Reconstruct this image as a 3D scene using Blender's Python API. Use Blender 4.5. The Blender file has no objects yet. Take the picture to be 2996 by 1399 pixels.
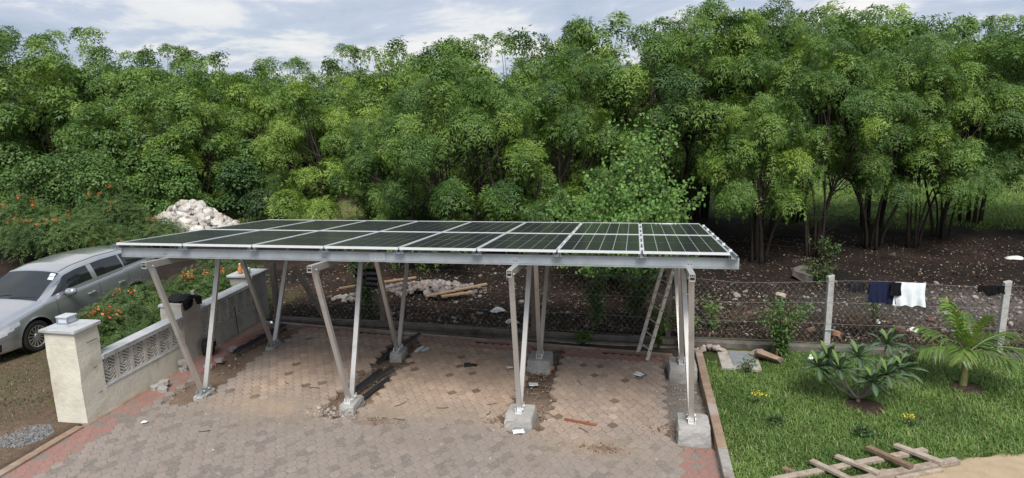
import bpy, math, random
import numpy as np
from mathutils import Matrix, Vector

R = math.radians
random.seed(7)
rng = np.random.default_rng(11)
scene = bpy.context.scene
col = scene.collection

# ------------------------------------------------------------------ camera
cam_d = bpy.data.cameras.new('camera')
cam_d.sensor_fit = 'HORIZONTAL'
cam_d.sensor_width = 36.0
cam_d.lens = 36.0 * 2026.7 / 2996.0
cam_d.clip_end = 2000.0
cam = bpy.data.objects.new('camera', cam_d)
col.objects.link(cam)
_p, _y, _r = 0.2002, 0.1790, -0.0223
_f = np.array([-math.sin(_y), math.cos(_y), 0.0]); _rt = np.array([math.cos(_y), math.sin(_y), 0.0]); _up = np.array([0, 0, 1.0])
_f2 = _f * math.cos(_p) - _up * math.sin(_p); _u2 = _up * math.cos(_p) + _f * math.sin(_p)
_r3 = _rt * math.cos(_r) + _u2 * math.sin(_r); _u3 = _u2 * math.cos(_r) - _rt * math.sin(_r)
cam.matrix_world = Matrix(((_r3[0], _u3[0], -_f2[0], 7.9618), (_r3[1], _u3[1], -_f2[1], -9.3358), (_r3[2], _u3[2], -_f2[2], 4.7244), (0, 0, 0, 1)))
scene.camera = cam

# ------------------------------------------------------------------ world
world = bpy.data.worlds.new('World'); scene.world = world; world.use_nodes = True
nt = world.node_tree; N = nt.nodes; LK = nt.links
for n in list(N): N.remove(n)
SUN_EL, SUN_AZ = R(54), R(165)          # azimuth clockwise from +Y: soft light from the right and a little behind the camera
w_out = N.new('ShaderNodeOutputWorld'); w_bg = N.new('ShaderNodeBackground'); w_bg.inputs[1].default_value = 0.10
sky = N.new('ShaderNodeTexSky'); sky.sky_type = 'NISHITA'; sky.sun_disc = False
sky.sun_elevation = SUN_EL; sky.sun_rotation = SUN_AZ; sky.air_density = 1.0; sky.dust_density = 2.0
tc = N.new('ShaderNodeTexCoord'); sp = N.new('ShaderNodeSeparateXYZ'); LK.new(tc.outputs['Generated'], sp.inputs[0])
def wmath(op, a, b=None, c=None):
    n = N.new('ShaderNodeMath'); n.operation = op
    for i, v in enumerate((a, b, c)):
        if v is None: continue
        if isinstance(v, (int, float)): n.inputs[i].default_value = v
        else: LK.new(v, n.inputs[i])
    return n.outputs[0]
den = wmath('ADD', wmath('MAXIMUM', sp.outputs[2], 0.0), 0.16)
cx_ = wmath('DIVIDE', sp.outputs[0], den); cy_ = wmath('DIVIDE', sp.outputs[1], den)
cmb = N.new('ShaderNodeCombineXYZ'); LK.new(cx_, cmb.inputs[0]); LK.new(cy_, cmb.inputs[1])
def wnoise(scale, detail, rough, off):
    mp = N.new('ShaderNodeMapping'); LK.new(cmb.outputs[0], mp.inputs[0]); mp.inputs['Location'].default_value = (off, off * 0.7, 0)
    n = N.new('ShaderNodeTexNoise'); n.inputs['Scale'].default_value = scale; n.inputs['Detail'].default_value = detail; n.inputs['Roughness'].default_value = rough
    n.inputs['Distortion'].default_value = 0.4
    LK.new(mp.outputs[0], n.inputs[0]); return n.outputs[0]
def wramp(fac, stops):
    n = N.new('ShaderNodeValToRGB'); LK.new(fac, n.inputs[0])
    while len(n.color_ramp.elements) < len(stops): n.color_ramp.elements.new(0.5)
    for e, (p_, c_) in zip(n.color_ramp.elements, stops): e.position = p_; e.color = c_
    return n.outputs[0]
def wmix(f, a, b):
    n = N.new('ShaderNodeMix'); n.data_type = 'RGBA'
    if isinstance(f, float): n.inputs[0].default_value = f
    else: LK.new(f, n.inputs[0])
    LK.new(a, n.inputs[6]); LK.new(b, n.inputs[7]); return n.outputs[2]
w_cl = wramp(wnoise(1.0, 8, 0.60, 4.6), [(0.34, (3.1, 3.7, 4.7, 1)), (0.49, (4.1, 4.6, 5.5, 1)), (0.555, (5.9, 6.0, 6.15, 1)), (0.68, (6.9, 6.8, 6.6, 1))])
w_cover = wramp(wnoise(0.7, 3, 0.5, 8.3), [(0.25, (0.75, 0.75, 0.75, 1)), (0.5, (0.97, 0.97, 0.97, 1))])
LK.new(wmix(w_cover, sky.outputs[0], w_cl), w_bg.inputs[0]); LK.new(w_bg.outputs[0], w_out.inputs[0])

sun_d = bpy.data.lights.new('sun', 'SUN'); sun_d.energy = 3.1; sun_d.angle = R(30); sun_d.color = (1.0, 0.965, 0.90)
sun = bpy.data.objects.new('sun', sun_d); col.objects.link(sun)
sd = Vector((math.sin(SUN_AZ) * math.cos(SUN_EL), math.cos(SUN_AZ) * math.cos(SUN_EL), math.sin(SUN_EL)))
sun.rotation_euler = sd.to_track_quat('Z', 'Y').to_euler(); sun.location = (0, -10, 30)

vs = scene.view_settings
vs.view_transform = 'Standard'; vs.look = 'None'; vs.gamma = 1.0; vs.use_curve_mapping = False; vs.exposure = 0.5
scene.render.engine = 'CYCLES'
cy = scene.cycles
cy.use_denoising = True
cy.max_bounces = 6; cy.diffuse_bounces = 2; cy.glossy_bounces = 3; cy.transmission_bounces = 4; cy.transparent_max_bounces = 4
cy.caustics_reflective = False; cy.caustics_refractive = False

# ------------------------------------------------------------------ materials
MATS = {}
def mat(name, base=(0.5, 0.5, 0.5), rough=0.8, metal=0.0, var=0.15, scale=6.0, bump=0.0, bscale=40.0, attr=False, spec=0.35,
        coat=0.0, rand=0.0, stain=None, stain_scale=2.0, stain_lo=0.52, stain_hi=0.7, trans=0.0, bdist=0.02, emit=None):
    if name in MATS: return MATS[name]
    m = bpy.data.materials.new(name); m.use_nodes = True; t = m.node_tree; n = t.nodes; l = t.links
    b = n['Principled BSDF']; out = n['Material Output']
    b.inputs['Roughness'].default_value = rough; b.inputs['Metallic'].default_value = metal
    b.inputs['Specular IOR Level'].default_value = spec; b.inputs['Coat Weight'].default_value = coat; b.inputs['Coat Roughness'].default_value = 0.06
    co = n.new('ShaderNodeTexCoord').outputs['Object']
    if attr:
        a = n.new('ShaderNodeAttribute'); a.attribute_name = 'col'; c = a.outputs['Color']
    else:
        a = n.new('ShaderNodeRGB'); a.outputs[0].default_value = (*base, 1); c = a.outputs[0]
    def mul(c, v):
        x = n.new('ShaderNodeMix'); x.data_type = 'RGBA'; x.blend_type = 'MULTIPLY'; x.inputs[0].default_value = 1.0
        l.new(c, x.inputs[6]); l.new(v, x.inputs[7]); return x.outputs[2]
    def rng_(v, lo, hi):
        x = n.new('ShaderNodeMapRange'); x.inputs['To Min'].default_value = lo; x.inputs['To Max'].default_value = hi
        x.inputs['From Min'].default_value = 0.25; x.inputs['From Max'].default_value = 0.75
        l.new(v, x.inputs['Value']); return x.outputs[0]
    def noise(s, d=4):
        x = n.new('ShaderNodeTexNoise'); x.inputs['Scale'].default_value = s; x.inputs['Detail'].default_value = d; x.inputs['Roughness'].default_value = 0.6
        l.new(co, x.inputs['Vector']); return x.outputs[0]
    if var: c = mul(c, rng_(noise(scale), 1 - var, 1 + var))
    if rand:
        oi = n.new('ShaderNodeObjectInfo'); x = n.new('ShaderNodeMapRange'); x.inputs['To Min'].default_value = 1 - rand; x.inputs['To Max'].default_value = 1 + rand
        l.new(oi.outputs['Random'], x.inputs['Value']); c = mul(c, x.outputs[0])
    if stain:
        x = n.new('ShaderNodeMix'); x.data_type = 'RGBA'; r = n.new('ShaderNodeMapRange')
        r.inputs['From Min'].default_value = stain_lo; r.inputs['From Max'].default_value = stain_hi
        l.new(noise(stain_scale, 6), r.inputs['Value']); l.new(r.outputs[0], x.inputs[0]); l.new(c, x.inputs[6]); x.inputs[7].default_value = (*stain, 1); c = x.outputs[2]
    l.new(c, b.inputs['Base Color'])
    if bump:
        bp = n.new('ShaderNodeBump'); bp.inputs['Strength'].default_value = bump; bp.inputs['Distance'].default_value = bdist
        l.new(noise(bscale, 5), bp.inputs['Height']); l.new(bp.outputs[0], b.inputs['Normal'])
    if trans:
        tr = n.new('ShaderNodeBsdfTranslucent'); mx = n.new('ShaderNodeMixShader'); mx.inputs[0].default_value = trans
        g = n.new('ShaderNodeMix'); g.data_type = 'RGBA'; g.blend_type = 'MULTIPLY'; g.inputs[0].default_value = 1.0
        l.new(c, g.inputs[6]); g.inputs[7].default_value = (1.35, 1.45, 0.75, 1); l.new(g.outputs[2], tr.inputs[0])
        l.new(b.outputs[0], mx.inputs[1]); l.new(tr.outputs[0], mx.inputs[2]); l.new(mx.outputs[0], out.inputs[0])
    if emit:
        b.inputs['Emission Color'].default_value = (*emit, 1); b.inputs['Emission Strength'].default_value = 1
    MATS[name] = m
    return m

# ------------------------------------------------------------------ mesh building
class MB:
    def __init__(s): s.v = []; s.f = []; s.c = []; s.n = 0
    def add(s, v, f, c=(1, 1, 1), mi=0):
        v = np.asarray(v, float).reshape(-1, 3)
        if not isinstance(f, list): f = [f]
        for a in f:
            a = np.asarray(a, int)
            if a.size: s.f.append((a + s.n, mi))
        s.v.append(v)
        c = np.asarray(c, float)
        s.c.append(np.broadcast_to(c, (len(v), 3)) if c.ndim == 1 else c)
        s.n += len(v); return s
    def box(s, c, d, rot=None, col=(1, 1, 1), mi=0, taper=1.0, jit=0.0):
        v = np.array([(x, y, z) for z in (-.5, .5) for y in (-.5, .5) for x in (-.5, .5)]) * np.array(d)
        v[4:, :2] *= taper
        if jit: v += rng.normal(0, jit, v.shape)
        if rot is not None: v = v @ np.asarray(rot).T
        return s.add(v + np.array(c), BOXF, col, mi)
    def beam(s, a, b, w, h, col=(1, 1, 1), mi=0, up=(0, 0, 1)):
        a = np.array(a, float); b = np.array(b, float); d = b - a; L = np.linalg.norm(d); d /= L
        u = np.array(up, float); x = np.cross(u, d)
        if np.linalg.norm(x) < 1e-6: x = np.cross((0, 1, 0), d)
        x /= np.linalg.norm(x); z = np.cross(d, x)
        return s.box((a + b) / 2, (w, L, h), np.stack([x, d, z], 1), col, mi)
    def tube(s, pts, rad, n=6, col=(1, 1, 1), mi=0, caps=True):
        v, f = tube(pts, rad, n, caps); return s.add(v, f, col, mi)
    def mesh(s, name, mats, smooth=False):
        me = bpy.data.meshes.new(name)
        v = np.concatenate(s.v) if s.v else np.zeros((0, 3))
        me.vertices.add(len(v)); me.vertices.foreach_set('co', v.astype(np.float32).ravel())
        li = np.concatenate([a.ravel() for a, _ in s.f]); tot = np.concatenate([np.full(len(a), a.shape[1]) for a, _ in s.f])
        mi = np.concatenate([np.full(len(a), m) for a, m in s.f])
        me.loops.add(len(li)); me.loops.foreach_set('vertex_index', li.astype(np.int32))
        me.polygons.add(len(tot)); st = np.concatenate([[0], np.cumsum(tot)[:-1]])
        me.polygons.foreach_set('loop_start', st.astype(np.int32))
        me.polygons.foreach_set('material_index', mi.astype(np.int32))
        me.polygons.foreach_set('use_smooth', np.full(len(tot), smooth))
        me.update(calc_edges=True)
        ca = me.color_attributes.new('col', 'FLOAT_COLOR', 'POINT')
        c = np.concatenate(s.c); ca.data.foreach_set('color', np.concatenate([c, np.ones((len(c), 1))], 1).astype(np.float32).ravel())
        for m in (mats if isinstance(mats, (list, tuple)) else [mats]): me.materials.append(m)
        return me
    def obj(s, name, mats, parent=None, smooth=False, bevel=0.0):
        return link(name, s.mesh(name, mats, smooth), parent, bevel)
BOXF = np.array([(0, 2, 3, 1), (4, 5, 7, 6), (0, 1, 5, 4), (2, 6, 7, 3), (0, 4, 6, 2), (1, 3, 7, 5)])
def link(name, me, parent=None, bevel=0.0):
    o = bpy.data.objects.new(name, me); col.objects.link(o)
    if parent is not None:
        o.parent = parent
        o.matrix_parent_inverse = Matrix.Translation(-Vector(parent.location)) if parent.type == 'EMPTY' and not parent.get('local') else Matrix()
    if bevel:
        md = o.modifiers.new('bevel', 'BEVEL'); md.width = bevel; md.segments = 2; md.limit_method = 'ANGLE'; md.angle_limit = R(50)
    return o
def thing(name, label, cat, loc=(0, 0, 0), group=None, local=False, rz=0.0):
    o = bpy.data.objects.new(name, None); col.objects.link(o); o.location = loc; o.empty_display_size = 0.2
    if local: o['local'] = 1; o.rotation_euler = (0, 0, rz)
    return tag(o, label, cat, group)
def tag(o, label, cat, group=None, kind=None):
    o['label'] = label; o['category'] = cat
    if group: o['group'] = group
    if kind: o['kind'] = kind
    return o
def struct(o, label=None):
    o['kind'] = 'structure'
    if label: o['label'] = label
    return o
def stuff(o, label, cat=None):
    o['kind'] = 'stuff'; o['label'] = label
    if cat: o['category'] = cat
    return o
def tube(pts, rad, n=6, caps=True):
    pts = np.asarray(pts, float); k = len(pts); rad = np.broadcast_to(np.asarray(rad, float), (k,))
    T = np.gradient(pts, axis=0); T /= np.linalg.norm(T, axis=1, keepdims=True) + 1e-9
    ref = np.array([0, 0, 1.0]) if abs(T[:, 2]).mean() < 0.9 else np.array([1.0, 0, 0])
    A = np.cross(T, ref); A /= np.linalg.norm(A, axis=1, keepdims=True) + 1e-9; B = np.cross(T, A)
    an = np.linspace(0, 2 * math.pi, n, endpoint=False)
    v = pts[:, None] + rad[:, None, None] * (np.cos(an)[None, :, None] * A[:, None] + np.sin(an)[None, :, None] * B[:, None])
    i = np.arange(k - 1)[:, None] * n; j = np.arange(n)[None]; j2 = (j + 1) % n
    f = np.stack([i + j, i + j2, i + n + j2, i + n + j], -1).reshape(-1, 4)
    fs = [f]
    if caps: fs += [np.arange(n)[None, ::-1], (np.arange(n) + (k - 1) * n)[None]]
    return v.reshape(-1, 3), fs
def rotz(a): c, s = math.cos(a), math.sin(a); return np.array([(c, -s, 0), (s, c, 0), (0, 0, 1.0)])
def rand_rot(tilt=1.0):
    a = rng.uniform(0, 2 * math.pi); b = rng.uniform(-tilt, tilt); c = rng.uniform(-tilt, tilt)
    rx = np.array([(1, 0, 0), (0, math.cos(b), -math.sin(b)), (0, math.sin(b), math.cos(b))])
    ry = np.array([(math.cos(c), 0, math.sin(c)), (0, 1, 0), (-math.sin(c), 0, math.cos(c))])
    return rotz(a) @ rx @ ry
def vnoise(x, y, s=1.0, seed=0, octv=3):
    """smooth value noise on numpy arrays, about -1..1"""
    x = np.asarray(x, float) * s + seed * 17.3; y = np.asarray(y, float) * s - seed * 9.7
    tot = np.zeros(np.broadcast(x, y).shape); amp = 1.0; na = 0
    for o in range(octv):
        xi = np.floor(x); yi = np.floor(y); fx = x - xi; fy = y - yi
        fx = fx * fx * (3 - 2 * fx); fy = fy * fy * (3 - 2 * fy)
        def h(a, b):
            q = np.sin(a * 127.1 + b * 311.7 + seed * 74.7) * 43758.5453; return (q - np.floor(q)) * 2 - 1
        tot += amp * ((h(xi, yi) * (1 - fx) + h(xi + 1, yi) * fx) * (1 - fy) + (h(xi, yi + 1) * (1 - fx) + h(xi + 1, yi + 1) * fx) * fy)
        na += amp; amp *= 0.5; x = x * 2.03 + 11; y = y * 2.03 - 5
    return tot / na * 1.4
def inpoly(x, y, P):
    x = np.asarray(x); y = np.asarray(y); r = np.zeros(x.shape, bool); n = len(P)
    for i in range(n):
        (x1, y1), (x2, y2) = P[i], P[(i + 1) % n]
        c = ((y1 > y) != (y2 > y)) & (x < (x2 - x1) * (y - y1) / (y2 - y1 + 1e-12) + x1); r ^= c
    return r
def gz(x, y=0): return -0.02 - 0.022 * (np.clip(x, -0.3, 11.0) - 0.86)
def lerp(a, b, t): return np.asarray(a) * (1 - t) + np.asarray(b) * t
def rock(mb, c, r, colr=(0.5, 0.5, 0.5), blocky=0.6, flat=0.8, seed=None):
    """an angular stone: a jittered box with cut corners (24 vertices)"""
    v = []
    for x in (-1, 1):
        for y in (-1, 1):
            for z in (-1, 1):
                a = blocky + rng.uniform(-0.12, 0.12); b = blocky + rng.uniform(-0.12, 0.12); d = blocky + rng.uniform(-0.12, 0.12)
                v += [(x, y * a, z * b), (x * a, y, z * d), (x * b, y * d, z)]
    v = np.array(v, float); v += rng.normal(0, 0.07, v.shape)
    ch = hull(v)
    v = v * np.array([r * rng.uniform(0.8, 1.25), r * rng.uniform(0.75, 1.05), r * flat * rng.uniform(0.75, 1.05)])
    v = v @ rand_rot(0.6).T + np.array(c)
    mb.add(v, ch, np.clip(np.array(colr) * rng.uniform(0.85, 1.12), 0, 1))
_HULL = None
def hull(v):
    global _HULL
    if _HULL is None:
        f = []
        for s, ax in ((1, 0), (-1, 0), (1, 1), (-1, 1), (1, 2), (-1, 2)):
            idx = [i for i in range(24) if i % 3 == ax and ((i // 3) >> (2 - ax)) & 1 == (1 if s > 0 else 0)]
            o = [(ax + 1) % 3, (ax + 2) % 3]
            key = lambda i: math.atan2((((i // 3) >> (2 - o[1])) & 1) - .5, (((i // 3) >> (2 - o[0])) & 1) - .5)
            idx.sort(key=key, reverse=(s < 0)); f.append(idx)
        tris = []
        quads = []
        for k in range(8):
            x, y, z = (k >> 2) & 1, (k >> 1) & 1, k & 1
            t = [3 * k, 3 * k + 1, 3 * k + 2]
            if (x + y + z) % 2 == 0: t = t[::-1]
            tris.append(t)
        for ax in range(3):
            o1, o2 = (ax + 1) % 3, (ax + 2) % 3
            for s1 in (0, 1):
                for s2 in (0, 1):
                    b = [0, 0, 0]; b[o1] = s1; b[o2] = s2; b[ax] = 0; k0 = b[0] * 4 + b[1] * 2 + b[2]; b[ax] = 1; k1 = b[0] * 4 + b[1] * 2 + b[2]
                    q = [3 * k0 + o1, 3 * k0 + o2, 3 * k1 + o2, 3 * k1 + o1]
                    if s1 == s2: q = q[::-1]
                    quads.append(q)
        _HULL = [np.array(f), np.array(tris), np.array(quads)]
    return _HULL

# ================================================================== GROUND AND PAVING
TRENCH = [
    [(0.40, -0.05), (0.9, 0.0), (1.02, 0.5), (0.93, 1.55), (0.9, 2.24), (0.98, 3.03), (0.95, 3.95), (0.33, 3.95), (0.22, 2.69), (0.22, 1.95), (0.33, 0.97)],
    [(3.02, 0.18), (3.3, 0.02), (3.6, 0.1), (3.72, 0.46), (3.74, 1.13), (3.72, 2.05), (3.72, 3.31), (3.5, 3.8), (3.12, 3.6), (3.18, 1.96), (3.02, 1.45), (3.08, 0.88)],
    [(5.95, 0.30), (6.2, 0.05), (6.55, 0.10), (6.66, 0.4), (6.68, 1.11), (6.62, 2.24), (6.62, 3.75), (5.9, 3.75), (6.02, 3.16), (6.05, 1.7), (5.98, 1.0)],
    [(8.46, 0.3), (8.66, -0.02), (9.2, -0.02), (9.2, 3.6), (8.5, 3.6), (8.48, 2.9), (8.5, 1.84), (8.48, 0.94)]]
def rear_y(x): return 4.09 - 0.058 * x
def in_trench(x, y):
    r = np.zeros(np.shape(x), bool)
    for T in TRENCH: r |= inpoly(x, y, T)
    return r
def brownness(x, y):
    a = np.clip((y - 0.15 + 0.55 * vnoise(x, y, 0.8, 3)) / 0.9, 0, 1) * np.clip((x - 0.9) / 0.8, 0, 1) * np.clip((8.9 - x) / 1.2, 0, 1)
    return a * np.clip(0.72 + 0.35 * vnoise(x, y, 0.9, 5), 0, 1)
def sandiness(x, y):
    a = np.exp(-(((x - 2.4) / 1.0) ** 2 + ((y - 0.25) / 0.38) ** 2)) + 0.9 * np.exp(-(((x - 4.5) / 1.2) ** 2 + ((y - 0.45) / 0.35) ** 2)) + 0.7 * np.exp(-(((x - 7.6) / 0.9) ** 2 + ((y + 0.2) / 0.4) ** 2))
    return np.clip(a * (1.0 + 0.7 * vnoise(x, y, 1.6, 9)), 0, 1)

# -- the ground sheet, out to the horizon, open where the paved yard lies
fx = np.arange(-14, 22.01, 0.25); xs = np.unique(np.round(np.concatenate([[-600, -300, -150, -80, -50], np.arange(-40, -14, 1.0), fx, np.arange(22, 45, 1.0), [60, 100, 180, 350, 600], [-0.25, 9.2]]), 3))
fy = np.arange(-6, 20.01, 0.25); ys = np.unique(np.round(np.concatenate([[-600, -300, -100, -40, -20, -12, -9], fy, np.arange(20, 60, 1.0), [70, 100, 180, 350, 600], [4.2]]), 3))
GX, GY = np.meshgrid(xs, ys)
def ground_z(x, y):
    base = np.where(y > 4.3, -0.06, np.where(x < -0.2, 0.0, gz(x)))
    behind = np.clip((y - 4.7) / 1.0, 0, 1)
    z = base + behind * (0.05 * vnoise(x, y, 0.7, 2) + 0.03 * vnoise(x, y, 2.2, 4)) + behind * 0.14 * np.clip((y - 5) / 3, 0, 1) * np.clip((x + 1) / 3, 0, 1)
    left = np.clip((-0.5 - x) / 0.6, 0, 1) * (1 - behind)
    z = z + left * 0.022 * vnoise(x, y, 1.4, 6)
    return z
GZ = ground_z(GX, GY)
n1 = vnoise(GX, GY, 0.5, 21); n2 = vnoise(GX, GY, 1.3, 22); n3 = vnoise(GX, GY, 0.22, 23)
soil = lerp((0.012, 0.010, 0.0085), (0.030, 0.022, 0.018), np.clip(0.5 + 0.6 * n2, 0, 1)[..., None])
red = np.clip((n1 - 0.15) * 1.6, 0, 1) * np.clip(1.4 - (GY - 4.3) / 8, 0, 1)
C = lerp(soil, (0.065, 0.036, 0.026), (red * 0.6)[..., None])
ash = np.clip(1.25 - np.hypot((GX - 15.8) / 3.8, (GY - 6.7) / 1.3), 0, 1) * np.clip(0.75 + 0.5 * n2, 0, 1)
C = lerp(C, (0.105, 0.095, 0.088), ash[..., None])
gr = np.clip((GY - 15.5 + 1.2 * n1) / 2.5, 0, 1) * np.clip((GX - 10) / 3, 0, 1) * np.clip(0.75 + 0.5 * n2, 0, 1)
C = lerp(C, (0.12, 0.20, 0.05), gr[..., None])
gr2 = np.clip(1.3 - np.hypot((GX + 6.0) / 3.0, (GY - 19.5) / 3.2), 0, 1)
C = lerp(C, lerp((0.10, 0.15, 0.035), (0.24, 0.17, 0.11), np.clip(0.45 + 0.9 * n2 + 0.25 * (GX + 5), 0, 1)[..., None]), np.clip(gr2 * 1.6, 0, 1)[..., None])
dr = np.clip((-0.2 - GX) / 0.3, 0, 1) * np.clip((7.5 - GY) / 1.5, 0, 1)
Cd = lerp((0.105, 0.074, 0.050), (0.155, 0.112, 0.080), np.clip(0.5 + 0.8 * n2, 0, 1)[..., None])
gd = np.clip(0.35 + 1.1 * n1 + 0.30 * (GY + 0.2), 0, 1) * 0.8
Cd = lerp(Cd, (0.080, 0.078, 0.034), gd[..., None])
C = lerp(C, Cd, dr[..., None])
lw = ((GX > 9.15) & (GY < 4.3))[..., None]
C = np.where(lw, lerp((0.045, 0.055, 0.018), (0.06, 0.085, 0.02), np.clip(0.5 + 0.7 * n2, 0, 1)[..., None]), C)
far = np.clip((np.hypot(GX - 5, GY - 15) - 45) / 20, 0, 1)
C = lerp(C, (0.06, 0.08, 0.03), far[..., None])
nx, ny = len(xs), len(ys)
q = (np.arange(ny - 1)[:, None] * nx + np.arange(nx - 1)[None])
F = np.stack([q, q + 1, q + nx + 1, q + nx], -1).reshape(-1, 4)
cxm = ((xs[:-1] + xs[1:]) / 2)[None] + 0 * ys[:-1, None]; cym = ((ys[:-1] + ys[1:]) / 2)[:, None] + 0 * xs[None, :-1]
keep = ~((cxm > -0.25) & (cxm < 9.2) & (cym > -6) & (cym < 4.2)).ravel()
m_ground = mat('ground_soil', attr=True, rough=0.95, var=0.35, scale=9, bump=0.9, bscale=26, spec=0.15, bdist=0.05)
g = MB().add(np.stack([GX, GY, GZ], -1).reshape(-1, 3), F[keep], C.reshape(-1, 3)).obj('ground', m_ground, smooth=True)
struct(g, 'bare dark soil and dirt ground running out under the grove')

# -- yard soil: the bed under the pavers with the open trenches along the post lines
ax = np.arange(-0.26, 9.2301, 0.05); ay = np.arange(-6, 4.2201, 0.05)
AX, AY = np.meshgrid(ax, ay)
tr = in_trench(AX, AY).astype(float)
for _ in range(2):
    tr = (tr + np.roll(tr, 1, 0) + np.roll(tr, -1, 0) + np.roll(tr, 1, 1) + np.roll(tr, -1, 1)) / 5
rear = np.clip((AY - rear_y(AX)) / 0.06, 0, 1)
bn = brownness(AX, AY); sn = sandiness(AX, AY)
joint = 0.0022 + 0.032 * np.clip(bn * 1.5, 0, 1) * (1 - sn)
AZ = gz(AX) - joint - tr * (0.075 + 0.03 * vnoise(AX, AY, 3, 31) + 0.015 * vnoise(AX, AY, 9, 32)) - rear * (0.05 + 0.02 * vnoise(AX, AY, 4, 33))
Cj = lerp((0.212, 0.185, 0.165), (0.060, 0.038, 0.026), np.clip(bn * 1.6, 0, 1)[..., None])
Cj = lerp(Cj, (0.34, 0.27, 0.20), (sn * 0.8)[..., None])
Ct = lerp((0.135, 0.088, 0.062), (0.22, 0.165, 0.125), np.clip(0.5 + 0.8 * vnoise(AX, AY, 1.4, 34), 0, 1)[..., None])
Ct = lerp(Ct, (0.20, 0.18, 0.165), np.clip((AX - 8.2) / 0.3, 0, 1)[..., None] * 0.8)
Cj = lerp(Cj, Ct, np.clip(tr * 1.5, 0, 1)[..., None]); Cj = lerp(Cj, (0.07, 0.052, 0.042), rear[..., None])
nx, ny = len(ax), len(ay); q = (np.arange(ny - 1)[:, None] * nx + np.arange(nx - 1)[None]); F = np.stack([q, q + 1, q + nx + 1, q + nx], -1).reshape(-1, 4)
m_ysoil = mat('yard_soil', attr=True, rough=0.95, var=0.3, scale=30, bump=0.8, bscale=60, spec=0.1)
paving = MB().add(np.stack([AX, AY, AZ], -1).reshape(-1, 3), F, Cj.reshape(-1, 3)).obj('paving', m_ysoil, smooth=True)
struct(paving, 'yard paved with interlocking grey brown and red concrete pavers on sand')

# -- pavers: head-and-tail interlocking shape laid in staggered rows
PW, PH = 0.155, 0.146
def paver_outline():
    t = np.linspace(0, 1, 9); a, b = 0.033, 0.009; he = PH / 2 - a
    x = t * PW; wv = -a * np.cos(2 * math.pi * t) + 0.006 * np.sin(4 * math.pi * t); top = np.stack([x, PH / 2 + wv], 1); bot = np.stack([x, -PH / 2 - wv], 1)
    k = np.linspace(-1, 1, 5)[1:-1]; right = np.stack([PW + b * np.sin(k * math.pi), k * he], 1); left = np.stack([b * np.sin(k * math.pi), k * he], 1)
    o = np.concatenate([bot, right, top[::-1], left[::-1]]); o[:, 0] -= PW / 2
    c = o.mean(0); return c + (o - c) * np.array([0.952, 0.936])
PO = paver_outline(); PN = len(PO)
PF = [np.array([[k, (k + 1) % PN, PN + (k + 1) % PN, PN + k] for k in range(PN)]), np.array([[PN + k, PN + (k + 1) % PN, 2 * PN + (k + 1) % PN, 2 * PN + k] for k in range(PN)]), (np.arange(PN) + 2 * PN)[None]]
def paver_mesh(cx, cy, colr, tilt=(0, 0), dz=0.0, ang=0.0):
    o = PO @ rotz(ang)[:2, :2].T
    mid = o.mean(0); inn = mid + (o - mid) * 0.955
    z0 = gz(cx + o[:, 0]) ; zt = dz + o[:, 0] * tilt[0] + o[:, 1] * tilt[1]
    b = np.stack([cx + o[:, 0], cy + o[:, 1], z0 - 0.065 + zt], 1); t = np.stack([cx + o[:, 0], cy + o[:, 1], z0 - 0.004 + zt], 1)
    zi = gz(cx + inn[:, 0]) + dz + inn[:, 0] * tilt[0] + inn[:, 1] * tilt[1]
    return np.concatenate([b, t, np.stack([cx + inn[:, 0], cy + inn[:, 1], zi], 1)]), PF
pav = []
j = 0; y = -4.6
while y < 4.2:
    x = -0.16 + (0.5 * PW if j % 2 else 0.0)
    while x < 9.2:
        if y < rear_y(x) - 0.09 and x < 9.08 and x > -0.18: pav.append((x, y))
        x += PW
    y += PH; j += 1
pav = np.array(pav); pav = pav[~in_trench(pav[:, 0], pav[:, 1])]
px_, py_ = pav[:, 0], pav[:, 1]
redm = (px_ < 0.26 + 0.03 * np.sin(py_ * 9)) | ((px_ > 8.62) & (py_ < 0.02)) | (py_ > rear_y(px_) - 0.42)
bn = brownness(px_, py_); sn = sandiness(px_, py_)
base = lerp((0.248, 0.212, 0.190), (0.415, 0.305, 0.232), bn[:, None])  # brown dust tone, lightened to offset the shade under the roof
base = lerp(base, (0.34, 0.262, 0.195), (sn * 0.75)[:, None])
redc = lerp((0.285, 0.140, 0.127), (0.26, 0.155, 0.130), np.clip(0.5 + vnoise(px_, py_, 1, 8), 0, 1)[:, None])
redc = lerp(redc, (0.30, 0.22, 0.18), (np.clip((px_ - 0.6) / 1, 0, 1) * np.clip((6.4 - px_) / 1, 0, 1) * (py_ > 2) * 0.45)[:, None])
pc = np.where(redm[:, None], redc, base) * (1 + (0.032 + 0.05 * bn) * rng.normal(0, 1, len(pav)))[:, None]
dark = (rng.random(len(pav)) < 0.028 + 0.09 * np.clip(vnoise(px_, py_, 1.1, 12) - 0.35, 0, 1) * (py_ > 0.6))
pc[dark] *= np.array([0.50, 0.46, 0.44])
stain = 0.62 * np.exp(-(((px_ - 4.07) / 0.22) ** 2 + ((py_ - 0.02) / 0.12) ** 2)) + 0.6 * np.exp(-(((px_ - 7.59) / 0.26) ** 2 + ((py_ + 0.25) / 0.12) ** 2))
pc = lerp(pc, (0.13, 0.075, 0.045), np.clip(stain * 1.2, 0, 0.9)[:, None])
pc = np.clip(pc, 0.02, 0.6)
camd = np.hypot(px_ - 7.96, py_ + 9.34); infr = py_ > -0.75 - 0.185 * (9.0 - px_)
order = np.argsort(np.where(infr, camd, 99 + camd)); near = set(order[:300].tolist())
m_paver = mat('paver_concrete', attr=True, rough=0.9, var=0.16, scale=24, bump=0.35, bscale=220, spec=0.2, bdist=0.006, stain=(0.235, 0.190, 0.155), stain_scale=1.3, stain_lo=0.50, stain_hi=0.80)
fld = MB()
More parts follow.
